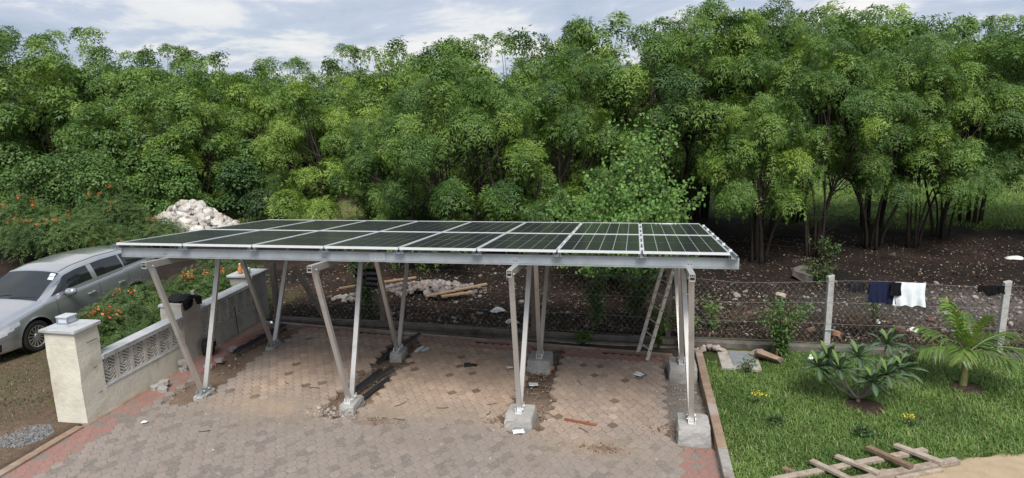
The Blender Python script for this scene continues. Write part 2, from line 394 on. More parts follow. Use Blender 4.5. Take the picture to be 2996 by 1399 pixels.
for i in range(len(pav)):
    tl = rng.normal(0, 0.012, 2) * (0.4 + bn[i]); dz = rng.normal(0, 0.0022) - (0.014 if dark[i] else 0)
    v, f = paver_mesh(px_[i], py_[i], None, tl, dz)
    if i in near:
        o = MB().add(v, f, pc[i]).obj('paver', m_paver, paving)
    else: fld.add(v, f, pc[i])
o = fld.obj('paver_field', m_paver, paving); o['kind'] = 'stuff'

# -- loose edge pavers along the trenches (tipped, half buried) and the two small stacks by the wall
def loose(name, x, y, z, ang, tilt, colr, label, group):
    v, f = paver_mesh(0, 0, None)
    v[:, 2] -= v[:, 2].min() if False else gz(0)
    ct, st_ = math.cos(tilt), math.sin(tilt); rx = np.array([(1, 0, 0), (0, ct, -st_), (0, st_, ct)])
    v = v @ rx.T @ rotz(ang).T + np.array((x, y, z + 0.065))
    return tag(MB().add(v, f, colr).obj(name, m_paver), label, 'paver', group)
GREY = (0.33, 0.32, 0.305)
for k, (x, y, h, a, t, lb) in enumerate([
        (-0.05, 0.50, 0, 0.3, 0, 'lower left loose grey paver in the pile of three by the white wall'), (0.13, 0.44, 0, 1.2, 0.05, 'lower right loose grey paver in the pile of three by the white wall'), (0.07, 0.56, 0.067, -0.4, 0.04, 'top loose grey paver of the pile of three by the white wall'),
        (-0.08, 1.30, 0, 0.1, 0, 'bottom loose paver of the small stack against the wall pillar'), (-0.06, 1.33, 0.067, 0.7, 0.0, 'middle loose paver of the small stack against the wall pillar'), (-0.09, 1.30, 0.134, 1.5, 0.03, 'top loose paver of the small stack against the wall pillar'),
        (0.24, 1.55, -0.03, 0.4, 0.1, 'grey paver at the trench edge in front of the black bag'), (0.27, 1.86, -0.02, 0.9, -0.1, 'grey paver at the trench edge beside the black bag'),
        (0.22, 2.40, 0.0, 0.2, 0.05, 'grey paver resting at the end of the dark steel bar near the wall')]):
    loose('loose_paver', x, y, float(gz(x)) + h, a, t, np.array(GREY) * rng.uniform(0.85, 1.1), lb, 'loose pavers by the wall')
tips = MB()
for T in TRENCH:
    T2 = T + [T[0]]
    for (a, b), (c, d) in zip(T2[:-1], T2[1:]):
        L = math.hypot(c - a, d - b)
        for k in range(int(L / 0.17)):
            if rng.random() < 0.5: continue
            t = (k + rng.random()) / (L / 0.17); x, y = a + (c - a) * t, b + (d - b) * t
            if x > 9 or y > rear_y(x) - 0.1: continue
            v, f = paver_mesh(0, 0, None); v[:, 2] -= gz(0); v *= rng.uniform(0.45, 1.0)
            tips.add(v @ rand_rot(0.28).T + np.array((x, y, float(gz(x)) - 0.035 + rng.uniform(-0.03, 0.0))), f, np.array((0.26, 0.215, 0.18)) * rng.uniform(0.6, 1.15))
o = tips.obj('paver_rubble', m_paver, paving); o['kind'] = 'stuff'
# stones, gravel and crumbs in the trenches
gv = MB()
for T, n, cg in zip(TRENCH, (330, 420, 520, 900), ((0.17, 0.12, 0.09), (0.17, 0.12, 0.09), (0.18, 0.13, 0.10), (0.23, 0.21, 0.19))):
    P_ = np.array(T); lo, hi = P_.min(0), P_.max(0); k = 0
    while k < n:
        x, y = rng.uniform(lo[0], hi[0]), rng.uniform(lo[1], hi[1])
        if not inpoly(np.array([x]), np.array([y]), T)[0]: continue
        k += 1
        rock(gv, (x, y, float(gz(x)) - 0.092 + rng.uniform(-0.01, 0.012)), abs(rng.normal(0.004, 0.007)) + 0.005, lerp(cg, (0.36, 0.33, 0.30), rng.random() ** 4))
o = gv.obj('trench_gravel', mat('gravel', attr=True, rough=0.95, var=0.2, scale=40, spec=0.1), None); stuff(o, 'loose gravel and crumbs lying in the open trenches', 'gravel')

# -- kerbs and edgings
m_conc = mat('old_concrete', (0.30, 0.285, 0.265), rough=0.92, var=0.22, scale=7, bump=0.5, bscale=45, spec=0.15, stain=(0.16, 0.125, 0.10), stain_scale=3.0, stain_lo=0.5, stain_hi=0.72, bdist=0.012)
m_conc_brown = mat('muddy_concrete', (0.27, 0.195, 0.145), rough=0.95, var=0.25, scale=9, bump=0.5, bscale=50, spec=0.1, stain=(0.33, 0.29, 0.26), stain_scale=1.4, stain_lo=0.5, stain_hi=0.62, bdist=0.012)
def kerb_run(mb, pts, w, z0, z1, jit=0.004, side=1.0):
    """a strip of kerb along pts (its left edge), rectangular section"""
    pts = np.array(pts, float); d = np.gradient(pts, axis=0); d /= np.linalg.norm(d, axis=1, keepdims=True); nrm = np.stack([d[:, 1], -d[:, 0]], 1) * side
    k = len(pts); a = pts + rng.normal(0, jit, pts.shape); b = pts + nrm * w + rng.normal(0, jit, pts.shape)
    zt = np.asarray(z1) + rng.normal(0, jit, k); zb = np.broadcast_to(np.asarray(z0, float), (k,))
    v = np.concatenate([np.c_[a, zb], np.c_[a, zt], np.c_[b, zt], np.c_[b, zb]])
    f = []
    for i in range(k - 1):
        for s in range(3): f.append((s * k + i, s * k + i + 1, (s + 1) * k + i + 1, (s + 1) * k + i))
    f += [(0, k, 2 * k, 3 * k), (k - 1, 4 * k - 1, 3 * k - 1, 2 * k - 1)]
    mb.add(v, np.array(f))
def struct_kerb(name, pts, w, z0, z1, m, label, side=1.0):
    b = MB(); kerb_run(b, pts, w, z0, z1, side=side); return struct(b.obj(name, m, bevel=0.008), label)
yy = np.arange(-5.0, 3.71, 0.45)
# the kerb beside the lawn, laid in kerb stones
kst = struct(MB().box((9.19, -0.66, -0.4), (0.06, 8.6, 0.1)).obj('lawn_kerb', m_conc_brown), 'muddy concrete kerb between the paved yard and the lawn')
y0 = -5.0
for k in range(9):
    y1 = y0 + 0.965
    MB().box((9.19 + rng.normal(0, 0.004), (y0 + y1) / 2, -0.22 + rng.normal(0, 0.004)), (0.135, y1 - y0 - 0.012, 0.30)).obj('kerb_stone', m_conc if k < 5 else m_conc_brown, kst, bevel=0.01)
    y0 = y1
xr = np.arange(0.3, 9.2, 0.6)
struct_kerb('rear_edging', np.c_[xr, rear_y(xr) - 0.02], 0.07, -0.32, gz(xr) + 0.03, m_conc_brown, 'thin concrete edging along the back of the paved yard', side=-1)
struct_kerb('front_edging', np.c_[np.full(len(yy), -0.30), yy][yy < -0.80], 0.13, -0.3, 0.035, m_conc_brown, 'concrete edging strip of the paving in front of the gate pillar')
struct_kerb('wall_edging', np.c_[np.full(11, -0.30), np.linspace(-0.86, 3.9, 11)], 0.14, -0.3, 0.012, m_conc_brown, 'earth stained footing strip along the foot of the white wall')
xf = np.arange(0.05, 24.1, 0.55)
ztop = np.interp(xf, [0, 3.2, 5.5, 7.2, 9.5, 11, 15, 24], [0.05, 0.02, -0.06, -0.09, -0.11, -0.12, -0.14, -0.14])
struct_kerb('fence_kerb', np.c_[xf, np.full(len(xf), 4.22) + 0.01 * np.sin(xf)], 0.2, -0.45, ztop, mat('mossy_concrete', (0.145, 0.13, 0.115), rough=0.95, var=0.3, scale=6, bump=0.6, bscale=40, spec=0.1, stain=(0.07, 0.06, 0.05), stain_scale=2.5, bdist=0.015), 'low dark concrete kerb under the wire fence', side=-1)
# sand path at the lower right
pe = [(9.4, -1.2), (10.2, -0.75), (11.0, -0.30), (11.35, -0.12), (12.34, 0.24), (13.31, 0.56), (14.6, 0.92), (16.5, 1.35), (24, 2.4), (24, -6), (9.4, -6)]
ed = []
for (a, b), (c, d) in zip(pe[:8], pe[1:9]):
    for t in np.linspace(0, 1, 8, endpoint=False): ed.append((a + (c - a) * t, b + (d - b) * t + 0.03 * math.sin(37 * (a + t)) + rng.normal(0, 0.012)))
v = []; f = []
for k, (x, y) in enumerate(ed): v += [(x, y, -0.236 - 0.004), (x, y - 0.08, -0.222), (x, -6, -0.222)]
for k in range(len(ed) - 1): f += [(3 * k + 1, 3 * k + 4, 3 * k + 3, 3 * k), (3 * k + 2, 3 * k + 5, 3 * k + 4, 3 * k + 1)]
struct(MB().add(np.array(v), np.array(f)).obj('sand_path', mat('sand', (0.40, 0.31, 0.21), rough=0.95, var=0.12, scale=5, bump=0.5, bscale=60, spec=0.1), smooth=True), 'beige sand path at the edge of the lawn')

# ================================================================== SOLAR CARPORT
m_galv = mat('galvanised_steel', (0.40, 0.44, 0.47), rough=0.45, metal=0.5, var=0.16, scale=5, bump=0.05, bscale=60, spec=0.4, stain=(0.27, 0.29, 0.31), stain_scale=1.6, stain_lo=0.5, stain_hi=0.75)
m_alu = mat('anodised_aluminium', (0.58, 0.56, 0.53), rough=0.38, metal=0.6, var=0.08, scale=3, spec=0.4, stain=(0.42, 0.40, 0.37), stain_scale=2.5, stain_lo=0.55, stain_hi=0.75)
m_bright = mat('bright_aluminium', (0.78, 0.80, 0.82), rough=0.35, metal=0.35, var=0.05, scale=4, spec=0.5)
m_dark = mat('void_shade', (0.02, 0.02, 0.022), rough=0.8, var=0.0)  # near-black colour standing in for shade inside holes and hollow ends
m_cell = mat('solar_cell', (0.026, 0.028, 0.035), rough=0.20, var=0.25, scale=3, spec=0.26, stain=(0.035, 0.036, 0.038), stain_scale=1.1, stain_lo=0.5, stain_hi=0.8)
m_back = mat('panel_backsheet', (0.50, 0.52, 0.54), rough=0.2, var=0.03, scale=3, spec=0.4)
TILT = 0.0938; ZF = 2.654; CT, ST = math.cos(TILT), math.sin(TILT)
FRX = [0.864, 3.477, 6.249, 8.819]; FRT = [0.77, 3.41, 6.30, 8.70]; YF, YR = 0.331, 2.643
RT = np.array([(1, 0, 0), (0, CT, ST), (0, -ST, CT)])       # columns: x, along the slope, panel normal
def on_slope(x, s, h): return np.array([x, s * CT + h * ST, ZF - s * ST + h * CT])
RTM = np.array([(1, 0, 0), (0, CT, ST), (0, -ST, CT)])      # rotates local (x, s, h) to world offsets
cp = thing('solar_carport', 'aluminium carport on V shaped legs roofed with sixteen dark solar panels', 'carport', (4.6, 1.5, 0))
def sbox(mb, x0, x1, s0, s1, h0, h1, **k):
    return mb.box(on_slope((x0 + x1) / 2, (s0 + s1) / 2, (h0 + h1) / 2), (x1 - x0, s1 - s0, h1 - h0), RTM, **k)
PWD, PLN, GAP = 1.134, 2.278, 0.02
cellme = None
colx = [k * (PWD + GAP) for k in range(8)]
colx[6] -= 0.012; colx[7] -= 0.004
for r_ in range(2):
    for k in range(8):
        x0 = colx[k]; s0 = r_ * (PLN + 0.02); x1, s1 = x0 + PWD - (0.012 if k in (5,) else 0), s0 + PLN
        fr = MB()
        for a in ((x0, x1, s0, s0 + 0.024), (x0, x1, s1 - 0.024, s1), (x0, x0 + 0.012, s0 + 0.024, s1 - 0.024), (x1 - 0.012, x1, s0 + 0.024, s1 - 0.024)): sbox(fr, *a, -0.035, 0.0)
        panel = fr.obj('solar_panel', m_bright, cp)
        b = MB(); sbox(b, x0 + 0.010, x1 - 0.010, s0 + 0.022, s1 - 0.022, -0.03, -0.0075); b.obj('backsheet', m_back, panel)
        W_ = x1 - x0 - 0.032; cw = W_ / 6
        for c_ in range(6):
            for h_ in range(2):
                a0 = x0 + 0.016 + c_ * cw + 0.0045; sA = s0 + 0.030 + h_ * (PLN / 2 - 0.020); sB = sA + PLN / 2 - 0.040
                if cellme is None:
                    m = MB(); n_ = 12; hh = (sB - sA) / n_
                    for q_ in range(n_): m.add(np.array([(0, q_ * hh + 0.0012, 0), (cw - 0.009, q_ * hh + 0.0012, 0), (cw - 0.009, (q_ + 1) * hh - 0.0012, 0), (0, (q_ + 1) * hh - 0.0012, 0)]), np.array([(0, 1, 2, 3)]))
                    cellme = m.mesh('cell_string', m_cell)
                o = link('cell_string', cellme, panel)
                p_ = on_slope(a0, sA, -0.0055)
                o.matrix_basis = Matrix(((1, 0, 0, p_[0]), (0, CT, ST, p_[1]), (0, -ST, CT, p_[2]), (0, 0, 0, 1)))
XE = colx[7] + PWD
# chalk scribble at the far edge of the last panel
m_chalk = mat('chalk', (0.75, 0.76, 0.76), rough=0.9, var=0.1)
ck = MB(); cr_ = np.random.default_rng(3)
for xs_ in ([(0.30, 4.43), (0.285, 4.40), (0.30, 4.37)], [(0.365, 4.42), (0.375, 4.36)], [(0.66, 4.43), (0.68, 4.40), (0.665, 4.37)], [(0.42 + 0.2 * q_ / 24, 4.40 + 0.035 * math.sin(q_ * 1.35) * (0.6 + 0.5 * cr_.random())) for q_ in range(25)], [(0.50 + 0.1 * q_ / 8, 4.47 - 0.02 * (q_ % 2)) for q_ in range(9)]):
    ck.tube([on_slope(colx[7] + a_, b_, 0.0) for a_, b_ in xs_], 0.0075, 4)
ck.obj('chalk_mark', m_chalk, panel)
# hat rails under every seam
SL = 2 * PLN + 0.02
for k in range(9):
    x = -0.02 if k == 0 else (XE + 0.05 if k == 8 else colx[k] - GAP / 2)
    b = MB()
    sbox(b, x - 0.030, x + 0.030, -0.02, SL + 0.02, -0.088, -0.085)
    for s_ in (-1, 1):
        sbox(b, x + s_ * 0.042 - 0.010, x + s_ * 0.042 + 0.010, -0.02, SL + 0.02, -0.0375, -0.0350)
        b.beam(on_slope(x + s_ * 0.031, -0.02, -0.061), on_slope(x + s_ * 0.031, SL + 0.02, -0.061), 0.003, 0.05)
        sbox(b, x + s_ * 0.060 - 0.011, x + s_ * 0.060 + 0.011, -0.02, SL + 0.02, -0.088, -0.085)
        b.beam(on_slope(x + s_ * 0.051, -0.02, -0.061), on_slope(x + s_ * 0.051, SL + 0.02, -0.061), 0.003, 0.05)
    o = b.obj('rail', m_galv, cp)
    for s_ in (0.35, 1.1, 1.9, 2.6, 3.4, 4.2):
        if k in (6, 7, 8): sbox(MB(), x - 0.02, x + 0.02, s_ - 0.03, s_ + 0.03, -0.03, 0.004).obj('clamp', m_bright, o)
# cross beams (the front one with its splice plate), running along x under the rails
BX0, BX1 = 0.0, 9.345
for nm, s_ in (('front_beam', 0.10), ('middle_beam', 2.28), ('rear_beam', 4.45)):
    b = MB(); sbox(b, BX0, BX1, s_, s_ + 0.004, -0.236, -0.088)
    for h0, h1 in ((-0.0915, -0.088), (-0.236, -0.2325)): sbox(b, BX0, BX1, s_ + 0.004, s_ + 0.065, h0, h1)
    sbox(b, BX0, BX1, s_ - 0.006, s_ - 0.0003, -0.214, -0.198); sbox(b, BX0, BX1, s_ - 0.004, s_ - 0.0002, -0.128, -0.120)
    o = b.obj(nm, m_galv, cp)
    if nm == 'front_beam':
        pl = MB(); sbox(pl, 4.12, 4.37, s_ - 0.012, s_ - 0.0062, -0.228, -0.100); pl = pl.obj('splice_plate', m_galv, o)
        for i in range(4):
            for jj in range(2):
                c = on_slope(4.15 + i * 0.063, s_ - 0.012, -0.125 - jj * 0.078)
                rg = MB(); rg.tube([c, c + np.array((0, -0.006, 0))], 0.014, 10); rg.obj('bolt', m_bright, o)
                dk = MB(); dk.tube([c + np.array((0, -0.0062, 0)), c + np.array((0, -0.008, 0))], 0.008, 8); dk.obj('bolt_hole_shade', m_dark, o)  # dark disc in place of the shade inside the hole
# rafters, legs and base channels of the four frames
def ytop(y): return ZF - y * ST / CT - 0.236 / CT            # underside of the cross beams
for k, X0 in enumerate(FRX):
    ye = -0.42
    drop = 0.0
    XT = FRT[k]
    a = np.array((XT, ye, ytop(ye) - 0.052 - drop)); e = np.array((XT, 4.50, ytop(4.5) - 0.052))
    b = MB(); b.beam(a + (0, 0, 0), e, 0.076, 0.098)
    raf = b.obj('rafter', m_alu, cp)
    # closed rafter end: flat dark plates paint the shade of hollow chambers
    h = MB(); h.box(a + np.array((0, -0.0015, -0.018)), (0.060, 0.003, 0.048)); h.obj('end_chamber_shade', m_dark, raf)
    for q_ in (-1, 0, 1): MB().box(a + np.array((q_ * 0.021, -0.0015, 0.030)), (0.014, 0.003, 0.022)).obj('end_chamber_shade', m_dark, raf)
    br = MB(); br.box((XT, 0.085, ytop(0.1) + 0.055), (0.082, 0.008, 0.135)); br = br.obj('bracket', m_galv, cp)
    for q_ in (-0.018, 0.018): MB().tube([(XT + q_, 0.081, ytop(0.1) + 0.06), (XT + q_, 0.077, ytop(0.1) + 0.06)], 0.007, 8).obj('bolt_hole_shade', m_dark, br)  # raised dark discs imitate shaded holes in the bracket
    for yb, y1, y2 in ((YF, -0.28, 1.48), (YR, 2.05, 4.02)):
        for yt, dy in ((y1, 0.10), (y2, 0.20)):
            b = MB(); b.beam((X0, yb + dy, 0.02), (XT, yt, ytop(yt) - 0.07), 0.074, 0.056)
            leg = b.obj('leg', m_alu, cp)
            q0 = np.array((XT, yt, ytop(yt) - 0.075))
            MB().tube([q0 + (-0.046, 0, 0), q0 + (0.046, 0, 0)], 0.011, 8).obj('bolt', m_bright, leg)
        ch = MB(); ch.box((X0, yb + 0.16, 0.004), (0.086, 0.32, 0.008))
        for s_ in (-1, 1):
            v = np.array([(X0 + s_ * 0.0445, yb, 0.0), (X0 + s_ * 0.0445, yb + 0.32, 0.0), (X0 + s_ * 0.0445, yb + 0.29, 0.085), (X0 + s_ * 0.0445, yb + 0.03, 0.085)])
            v = np.concatenate([v, v + np.array((s_ * 0.006, 0, 0))]); ch.add(v, np.array([(0, 1, 2, 3), (7, 6, 5, 4), (0, 4, 5, 1), (1, 5, 6, 2), (2, 6, 7, 3), (3, 7, 4, 0)]))
        base = ch.obj('base_channel', m_bright if k != 0 else m_galv, cp)
        for s_, y_ in ((-1, 0.09), (-1, 0.22), (1, 0.09), (1, 0.22)):
            MB().tube([(X0 + s_ * 0.045, yb + y_, 0.05), (X0 + s_ * 0.068, yb + y_, 0.05)], 0.012, 6).obj('bolt', m_bright, base)

# concrete plinths under the feet (cast, chipped)
m_plinth = mat('cast_concrete', (0.37, 0.36, 0.345), rough=0.92, var=0.22, scale=5, bump=0.35, bscale=22, spec=0.15, stain=(0.24, 0.225, 0.21), stain_scale=2.5, stain_lo=0.5, stain_hi=0.68, bdist=0.03)
def plinth(x, y, sx, sy, top, bot, label, seed):
    n = 7; me = MB(); r_ = np.random.default_rng(seed)
    # a subdivided block, edges knocked off
    import itertools
    pts = {}; faces = []
    def vid(i, j, k):
        key = (i, j, k)
        if key not in pts:
            u = np.array((i, j, k)) / n * 2 - 1
            L = np.abs(u) ** 16; s = (L.sum()) ** (1 / 16) ; u = u / max(s, 1e-6) * max(np.abs(u).max(), 0.01) * 1.0
            p = np.array((x + u[0] * sx / 2 * (1 - 0.05 * u[2]), y + u[1] * sy / 2 * (1 - 0.05 * u[2]), (top + bot) / 2 + u[2] * (top - bot) / 2))
            d = 0.0042 * r_.normal(0, 1, 3); d[2] *= 0.35 if u[2] > 0.95 else 1
            pts[key] = (len(pts), p + d)
        return pts[key][0]
    for i, j in itertools.product(range(n), range(n)):
        faces.append((vid(i, j, n), vid(i + 1, j, n), vid(i + 1, j + 1, n), vid(i, j + 1, n)))
        for w in (0, n):
            faces.append((vid(i, w, j), vid(i + 1, w, j), vid(i + 1, w, j + 1), vid(i, w, j + 1)))
            faces.append((vid(w, i, j), vid(w, i + 1, j), vid(w, i + 1, j + 1), vid(w, i, j + 1)))
    v = np.array([p for _, p in sorted(pts.values(), key=lambda t: t[0])])
    v[:, 2] = np.where(v[:, 2] > top - 0.004, top - 0.004, v[:, 2])
    me.add(v, np.array(faces)); o = me.obj('concrete_plinth', m_plinth)
    return tag(o, label, 'plinth', 'concrete plinths under the carport feet')
plinth(6.26, 0.47, 0.45, 0.56, 0.0, -0.34, 'weathered concrete block under the front carport foot at the trench with papers', 3)
plinth(6.25, 2.82, 0.44, 0.56, 0.0, -0.32, 'concrete block under the rear carport foot beside the orange clod', 4)
plinth(8.85, 0.47, 0.48, 0.58, 0.0, -0.40, 'large pale concrete block under the nearest carport foot beside the lawn kerb', 5)
plinth(8.84, 2.80, 0.50, 0.62, 0.0, -0.38, 'rough concrete block under the rear carport foot nearest the ladder', 6)
plinth(3.48, 0.50, 0.26, 0.46, 0.0, -0.20, 'low broken concrete pad flush with the paving under the second front foot', 8)
plinth(3.48, 2.81, 0.24, 0.42, 0.0, -0.20, 'dark low concrete pad under the second rear foot among steel bars', 9)
plinth(0.87, 0.49, 0.18, 0.40, 0.0, -0.2, 'buried concrete pad under the front foot nearest the white wall', 10)
plinth(0.87, 2.80, 0.18, 0.40, 0.0, -0.2, 'buried concrete pad under the rear foot nearest the white wall', 12)

# ================================================================== BREEZE BLOCK WALL
m_white = mat('limewashed_render', (0.62, 0.595, 0.51), rough=0.92, var=0.10, scale=4, bump=0.35, bscale=18, spec=0.15, stain=(0.46, 0.42, 0.33), stain_scale=2.2, stain_lo=0.55, stain_hi=0.75, bdist=0.02)
m_render = mat('bare_render', (0.42, 0.40, 0.365), rough=0.95, var=0.16, scale=6, bump=0.4, bscale=26, spec=0.12, stain=(0.27, 0.25, 0.22), stain_scale=3, stain_lo=0.5, stain_hi=0.75)
m_cap = mat('cement_cap', (0.40, 0.415, 0.43), rough=0.88, var=0.15, scale=8, bump=0.3, bscale=35, spec=0.2, stain=(0.22, 0.225, 0.23), stain_scale=3.5, stain_lo=0.52, stain_hi=0.75)
m_block = mat('breeze_concrete', (0.52, 0.50, 0.455), rough=0.95, var=0.18, scale=7, bump=0.3, bscale=60, spec=0.1, rand=0.10)
m_grey_blk = mat('grey_block', (0.34, 0.33, 0.305), rough=0.95, var=0.18, scale=7, bump=0.35, bscale=50, spec=0.1, stain=(0.22, 0.2, 0.17), stain_scale=3)
wall = thing('breeze_block_wall', 'white rendered boundary wall with patterned breeze blocks and capped pillars', 'wall', (-0.45, 1.8, 0))
WX = -0.22; WT = 0.2
def rough_box(mb, x0, x1, y0, y1, z0, z1, n=10, jit=0.003):
    """a box with wavy hand-plastered vertical edges"""
    zs = np.linspace(z0, z1, n); r = []
    for (x, y) in ((x0, y0), (x1, y0), (x1, y1), (x0, y1)): r.append(np.c_[np.full(n, x), np.full(n, y), zs] + np.c_[rng.normal(0, jit, (n, 2)), np.zeros(n)])
    v = np.concatenate(r); f = []
    for a in range(4):
        b = (a + 1) % 4
        for i in range(n - 1): f.append((a * n + i, b * n + i, b * n + i + 1, a * n + i + 1))
    f.append((n - 1, 2 * n - 1, 3 * n - 1, 4 * n - 1)); return mb.add(v, np.array(f))
for y0, y1, x0, zt, capm, nm in ((-0.83, -0.37, -0.74, 1.445, m_cap, 0), (1.62, 2.18, -0.66, 1.09, m_cap, 1), (4.02, 4.60, -0.74, 1.035, m_cap, 2)):
    pil = rough_box(MB(), x0, WX, y0, y1, -0.35, zt).obj('pillar', (m_white, m_render, m_grey_blk)[nm], wall)
    ov = 0.045 if nm != 1 else 0.02
    b = MB(); xr_ = WX + ov if nm != 1 else WX - 0.26
    b.box(((x0 - ov + xr_) / 2, (y0 + y1) / 2, zt + 0.024), (xr_ - x0 + ov, y1 - y0 + 2 * ov, 0.048), jit=0.004)
    b.obj('pillar_cap', capm, pil, bevel=0.006)
    if nm == 1:
        MB().box((WX - 0.13, (y0 + y1) / 2, zt + 0.02), (0.25, y1 - y0 - 0.01, 0.10), jit=0.006).obj('pillar_shoulder', m_render, pil)
        MB().box((WX - 0.10, y1 - 0.03, zt + 0.12), (0.07, 0.05, 0.12), jit=0.004).obj('stub', m_render, pil)
    if nm == 2:
        for zz in (0.18, 0.38, 0.58, 0.78):
            MB().box((-0.48, 4.017, zz), (0.5, 0.006, 0.190)).obj('block', m_grey_blk, pil, bevel=0.004)
            MB().box((-0.215, 4.31, zz), (0.008, 0.55, 0.190)).obj('block', m_grey_blk, pil, bevel=0.004)
for y0, y1, zb in ((-0.37, 1.62, 0.40), (2.18, 4.02, 0.37)):
    m_w = m_white if y0 < 0 else m_render
    b = MB(); b.box(((WX - WT / 2), (y0 + y1) / 2, zb / 2 - 0.15), (WT, y1 - y0, zb + 0.3)); b.obj('wall_base', m_w, wall)
    b = MB(); b.box((WX - WT / 2, (y0 + y1) / 2, zb + 0.012), (WT + 0.02, y1 - y0, 0.024), jit=0.003); b.obj('ledge', m_cap, wall)
    b = MB(); b.box((WX - WT / 2 - 0.005, (y0 + y1) / 2, 0.895), (WT + 0.07, y1 - y0, 0.075), jit=0.006); b.obj('coping', m_cap, wall, bevel=0.008)
    zlo, zhi = zb + 0.024, 0.857
    n = round((y1 - y0) / 0.31); pw = (y1 - y0) / n; H = zhi - zlo; t = 0.022; d = 0.09
    bm_ = MB(); xc = WX - 0.075
    # one patterned block: rim, centre diamond and nested chevrons above and below
    for s_ in (-1, 1): bm_.box((xc, s_ * (pw / 2 - 0.021), H / 2), (d, 0.036, H - 0.004))
    for z_ in (0.013, H - 0.013): bm_.box((xc, 0, z_), (d, pw - 0.08, 0.024))
    w2 = pw / 2 - 0.045
    def bar(p, q, tt=t): bm_.beam((xc, p[0], p[1]), (xc, q[0], q[1]), tt, d * 0.8, up=(1, 0, 0))
    c_ = H / 2
    for s_ in (-1, 1):
        for g_ in (0.05, 0.105, 0.165):
            tip = c_ + s_ * (g_ + 0.045); bar((0, tip), (w2, tip - s_ * 0.085)); bar((0, tip), (-w2, tip - s_ * 0.085))
    for s_ in (-1, 1): bar((0, c_ + 0.045), (s_ * w2 * 0.6, c_)); bar((0, c_ - 0.045), (s_ * w2 * 0.6, c_))
    bme = bm_.mesh('breeze_block', m_block)
    for i in range(n):
        o = link('breeze_block', bme, wall); o.location = (0, y0 + (i + 0.5) * pw, zlo)
# reinforcing ends poking out of the pillar
for k, (y, z, L) in enumerate(((-0.62, 1.23, 0.20), (-0.56, 0.80, 0.07), (-0.52, 0.38, 0.06))):
    MB().tube([(WX - 0.01, y, z), (WX + 0.02, y, z), (WX + 0.02, y + L, z + 0.004)], 0.005, 6).obj('rebar_end', mat('rusty_bar', (0.05, 0.035, 0.03), rough=0.8), wall)
MB().tube([(WX + 0.03, 3.28, 0.0), (WX + 0.035, 3.22, 0.62)], 0.008, 6).obj('rebar_end', MATS['rusty_bar'], wall)
# lamp on the gate pillar
lm = thing('pillar_lamp', 'small square grey glass lamp on the cap of the white gate pillar', 'lamp', (-0.62, -0.5, 1.493))
m_lglass = mat('frosted_glass', (0.55, 0.60, 0.66), rough=0.25, var=0.05, spec=0.5)
m_lfr = mat('lamp_grey', (0.24, 0.26, 0.30), rough=0.5, var=0.1)
MB().box((-0.62, -0.5, 1.503), (0.20, 0.20, 0.02)).obj('lamp_base', m_lfr, lm)
MB().box((-0.62, -0.5, 1.553), (0.165, 0.165, 0.08)).obj('lamp_glass', m_lglass, lm)
for sx in (-1, 1):
    for sy in (-1, 1): MB().box((-0.62 + sx * 0.088, -0.5 + sy * 0.088, 1.553), (0.016, 0.016, 0.08)).obj('lamp_corner', m_lfr, lm)
MB().box((-0.62, -0.5, 1.605), (0.205, 0.205, 0.024)).obj('lamp_top', mat('lamp_lid', (0.45, 0.47, 0.5), rough=0.5), lm, bevel=0.004)

# ================================================================== VEGETATION
m_leaf = mat('neem_leaf', attr=True, rough=0.45, var=0.12, scale=3, spec=0.35, trans=0.22)
m_leaf2 = mat('bush_leaf', attr=True, rough=0.5, var=0.12, scale=4, spec=0.35, trans=0.25)
m_bark = mat('bark', (0.050, 0.040, 0.034), rough=0.95, var=0.35, scale=14, bump=0.9, bscale=30, spec=0.1, bdist=0.03)
m_twig = mat('twig_wood', (0.12, 0.09, 0.065), rough=0.9, var=0.3, scale=20, spec=0.1)
def basis(nrm):
    nrm = np.asarray(nrm, float); nrm = nrm / (np.linalg.norm(nrm, axis=-1, keepdims=True) + 1e-9)
    ref = np.where(np.abs(nrm[..., 2:3]) < 0.95, np.array([0, 0, 1.0]), np.array([1.0, 0, 0]))
    a = np.cross(ref, nrm); a /= np.linalg.norm(a, axis=-1, keepdims=True) + 1e-9; return a, np.cross(nrm, a), nrm
def pinnate(L, npair, ll, lw, droop, az, el, r_, fold=0.25):
    """one compound leaf: leaflets in pairs along an arching midrib, as quads"""
    t = np.linspace(0.16, 0.97, npair); 
    def axis(t): 
        h = L * (t - 0.10 * t ** 2 * droop); return np.stack([h * math.cos(el) + 0.16 * L * droop * t ** 2, 0 * t, L * t * math.sin(el) - L * droop * 0.62 * t ** 2.1], -1)
    P = axis(t); T = axis(t + 0.02) - axis(t - 0.02); T /= np.linalg.norm(T, axis=1, keepdims=True)
    S = np.array([0, 1.0, 0]); U = np.cross(T, S)
    V = []
    for s_ in (-1, 1):
        sz = 1 - 0.45 * np.abs(t - 0.45) + r_.normal(0, 0.06, npair)
        d = 0.55 * T + s_ * S[None] * 0.83 - U * (-fold) * 1.0; d = d + r_.normal(0, 0.13, d.shape); d[:, 2] -= 0.15; d /= np.linalg.norm(d, axis=1, keepdims=True)
        w = np.cross(d, U); w /= np.linalg.norm(w, axis=1, keepdims=True)
        l_ = (ll * sz)[:, None]; w_ = (lw * sz / 2)[:, None]
        V.append(np.stack([P, P + d * l_ * 0.4 + w * w_, P + d * l_ - U * 0.012, P + d * l_ * 0.45 - w * w_], 1))
    d = T[-1]; w = S; V.append(np.stack([P[-1], P[-1] + d * ll * .4 + w * lw / 2, P[-1] + d * ll, P[-1] + d * ll * .4 - w * lw / 2])[None])
    V = np.concatenate(V).reshape(-1, 3) @ rotz(az).T
    return V
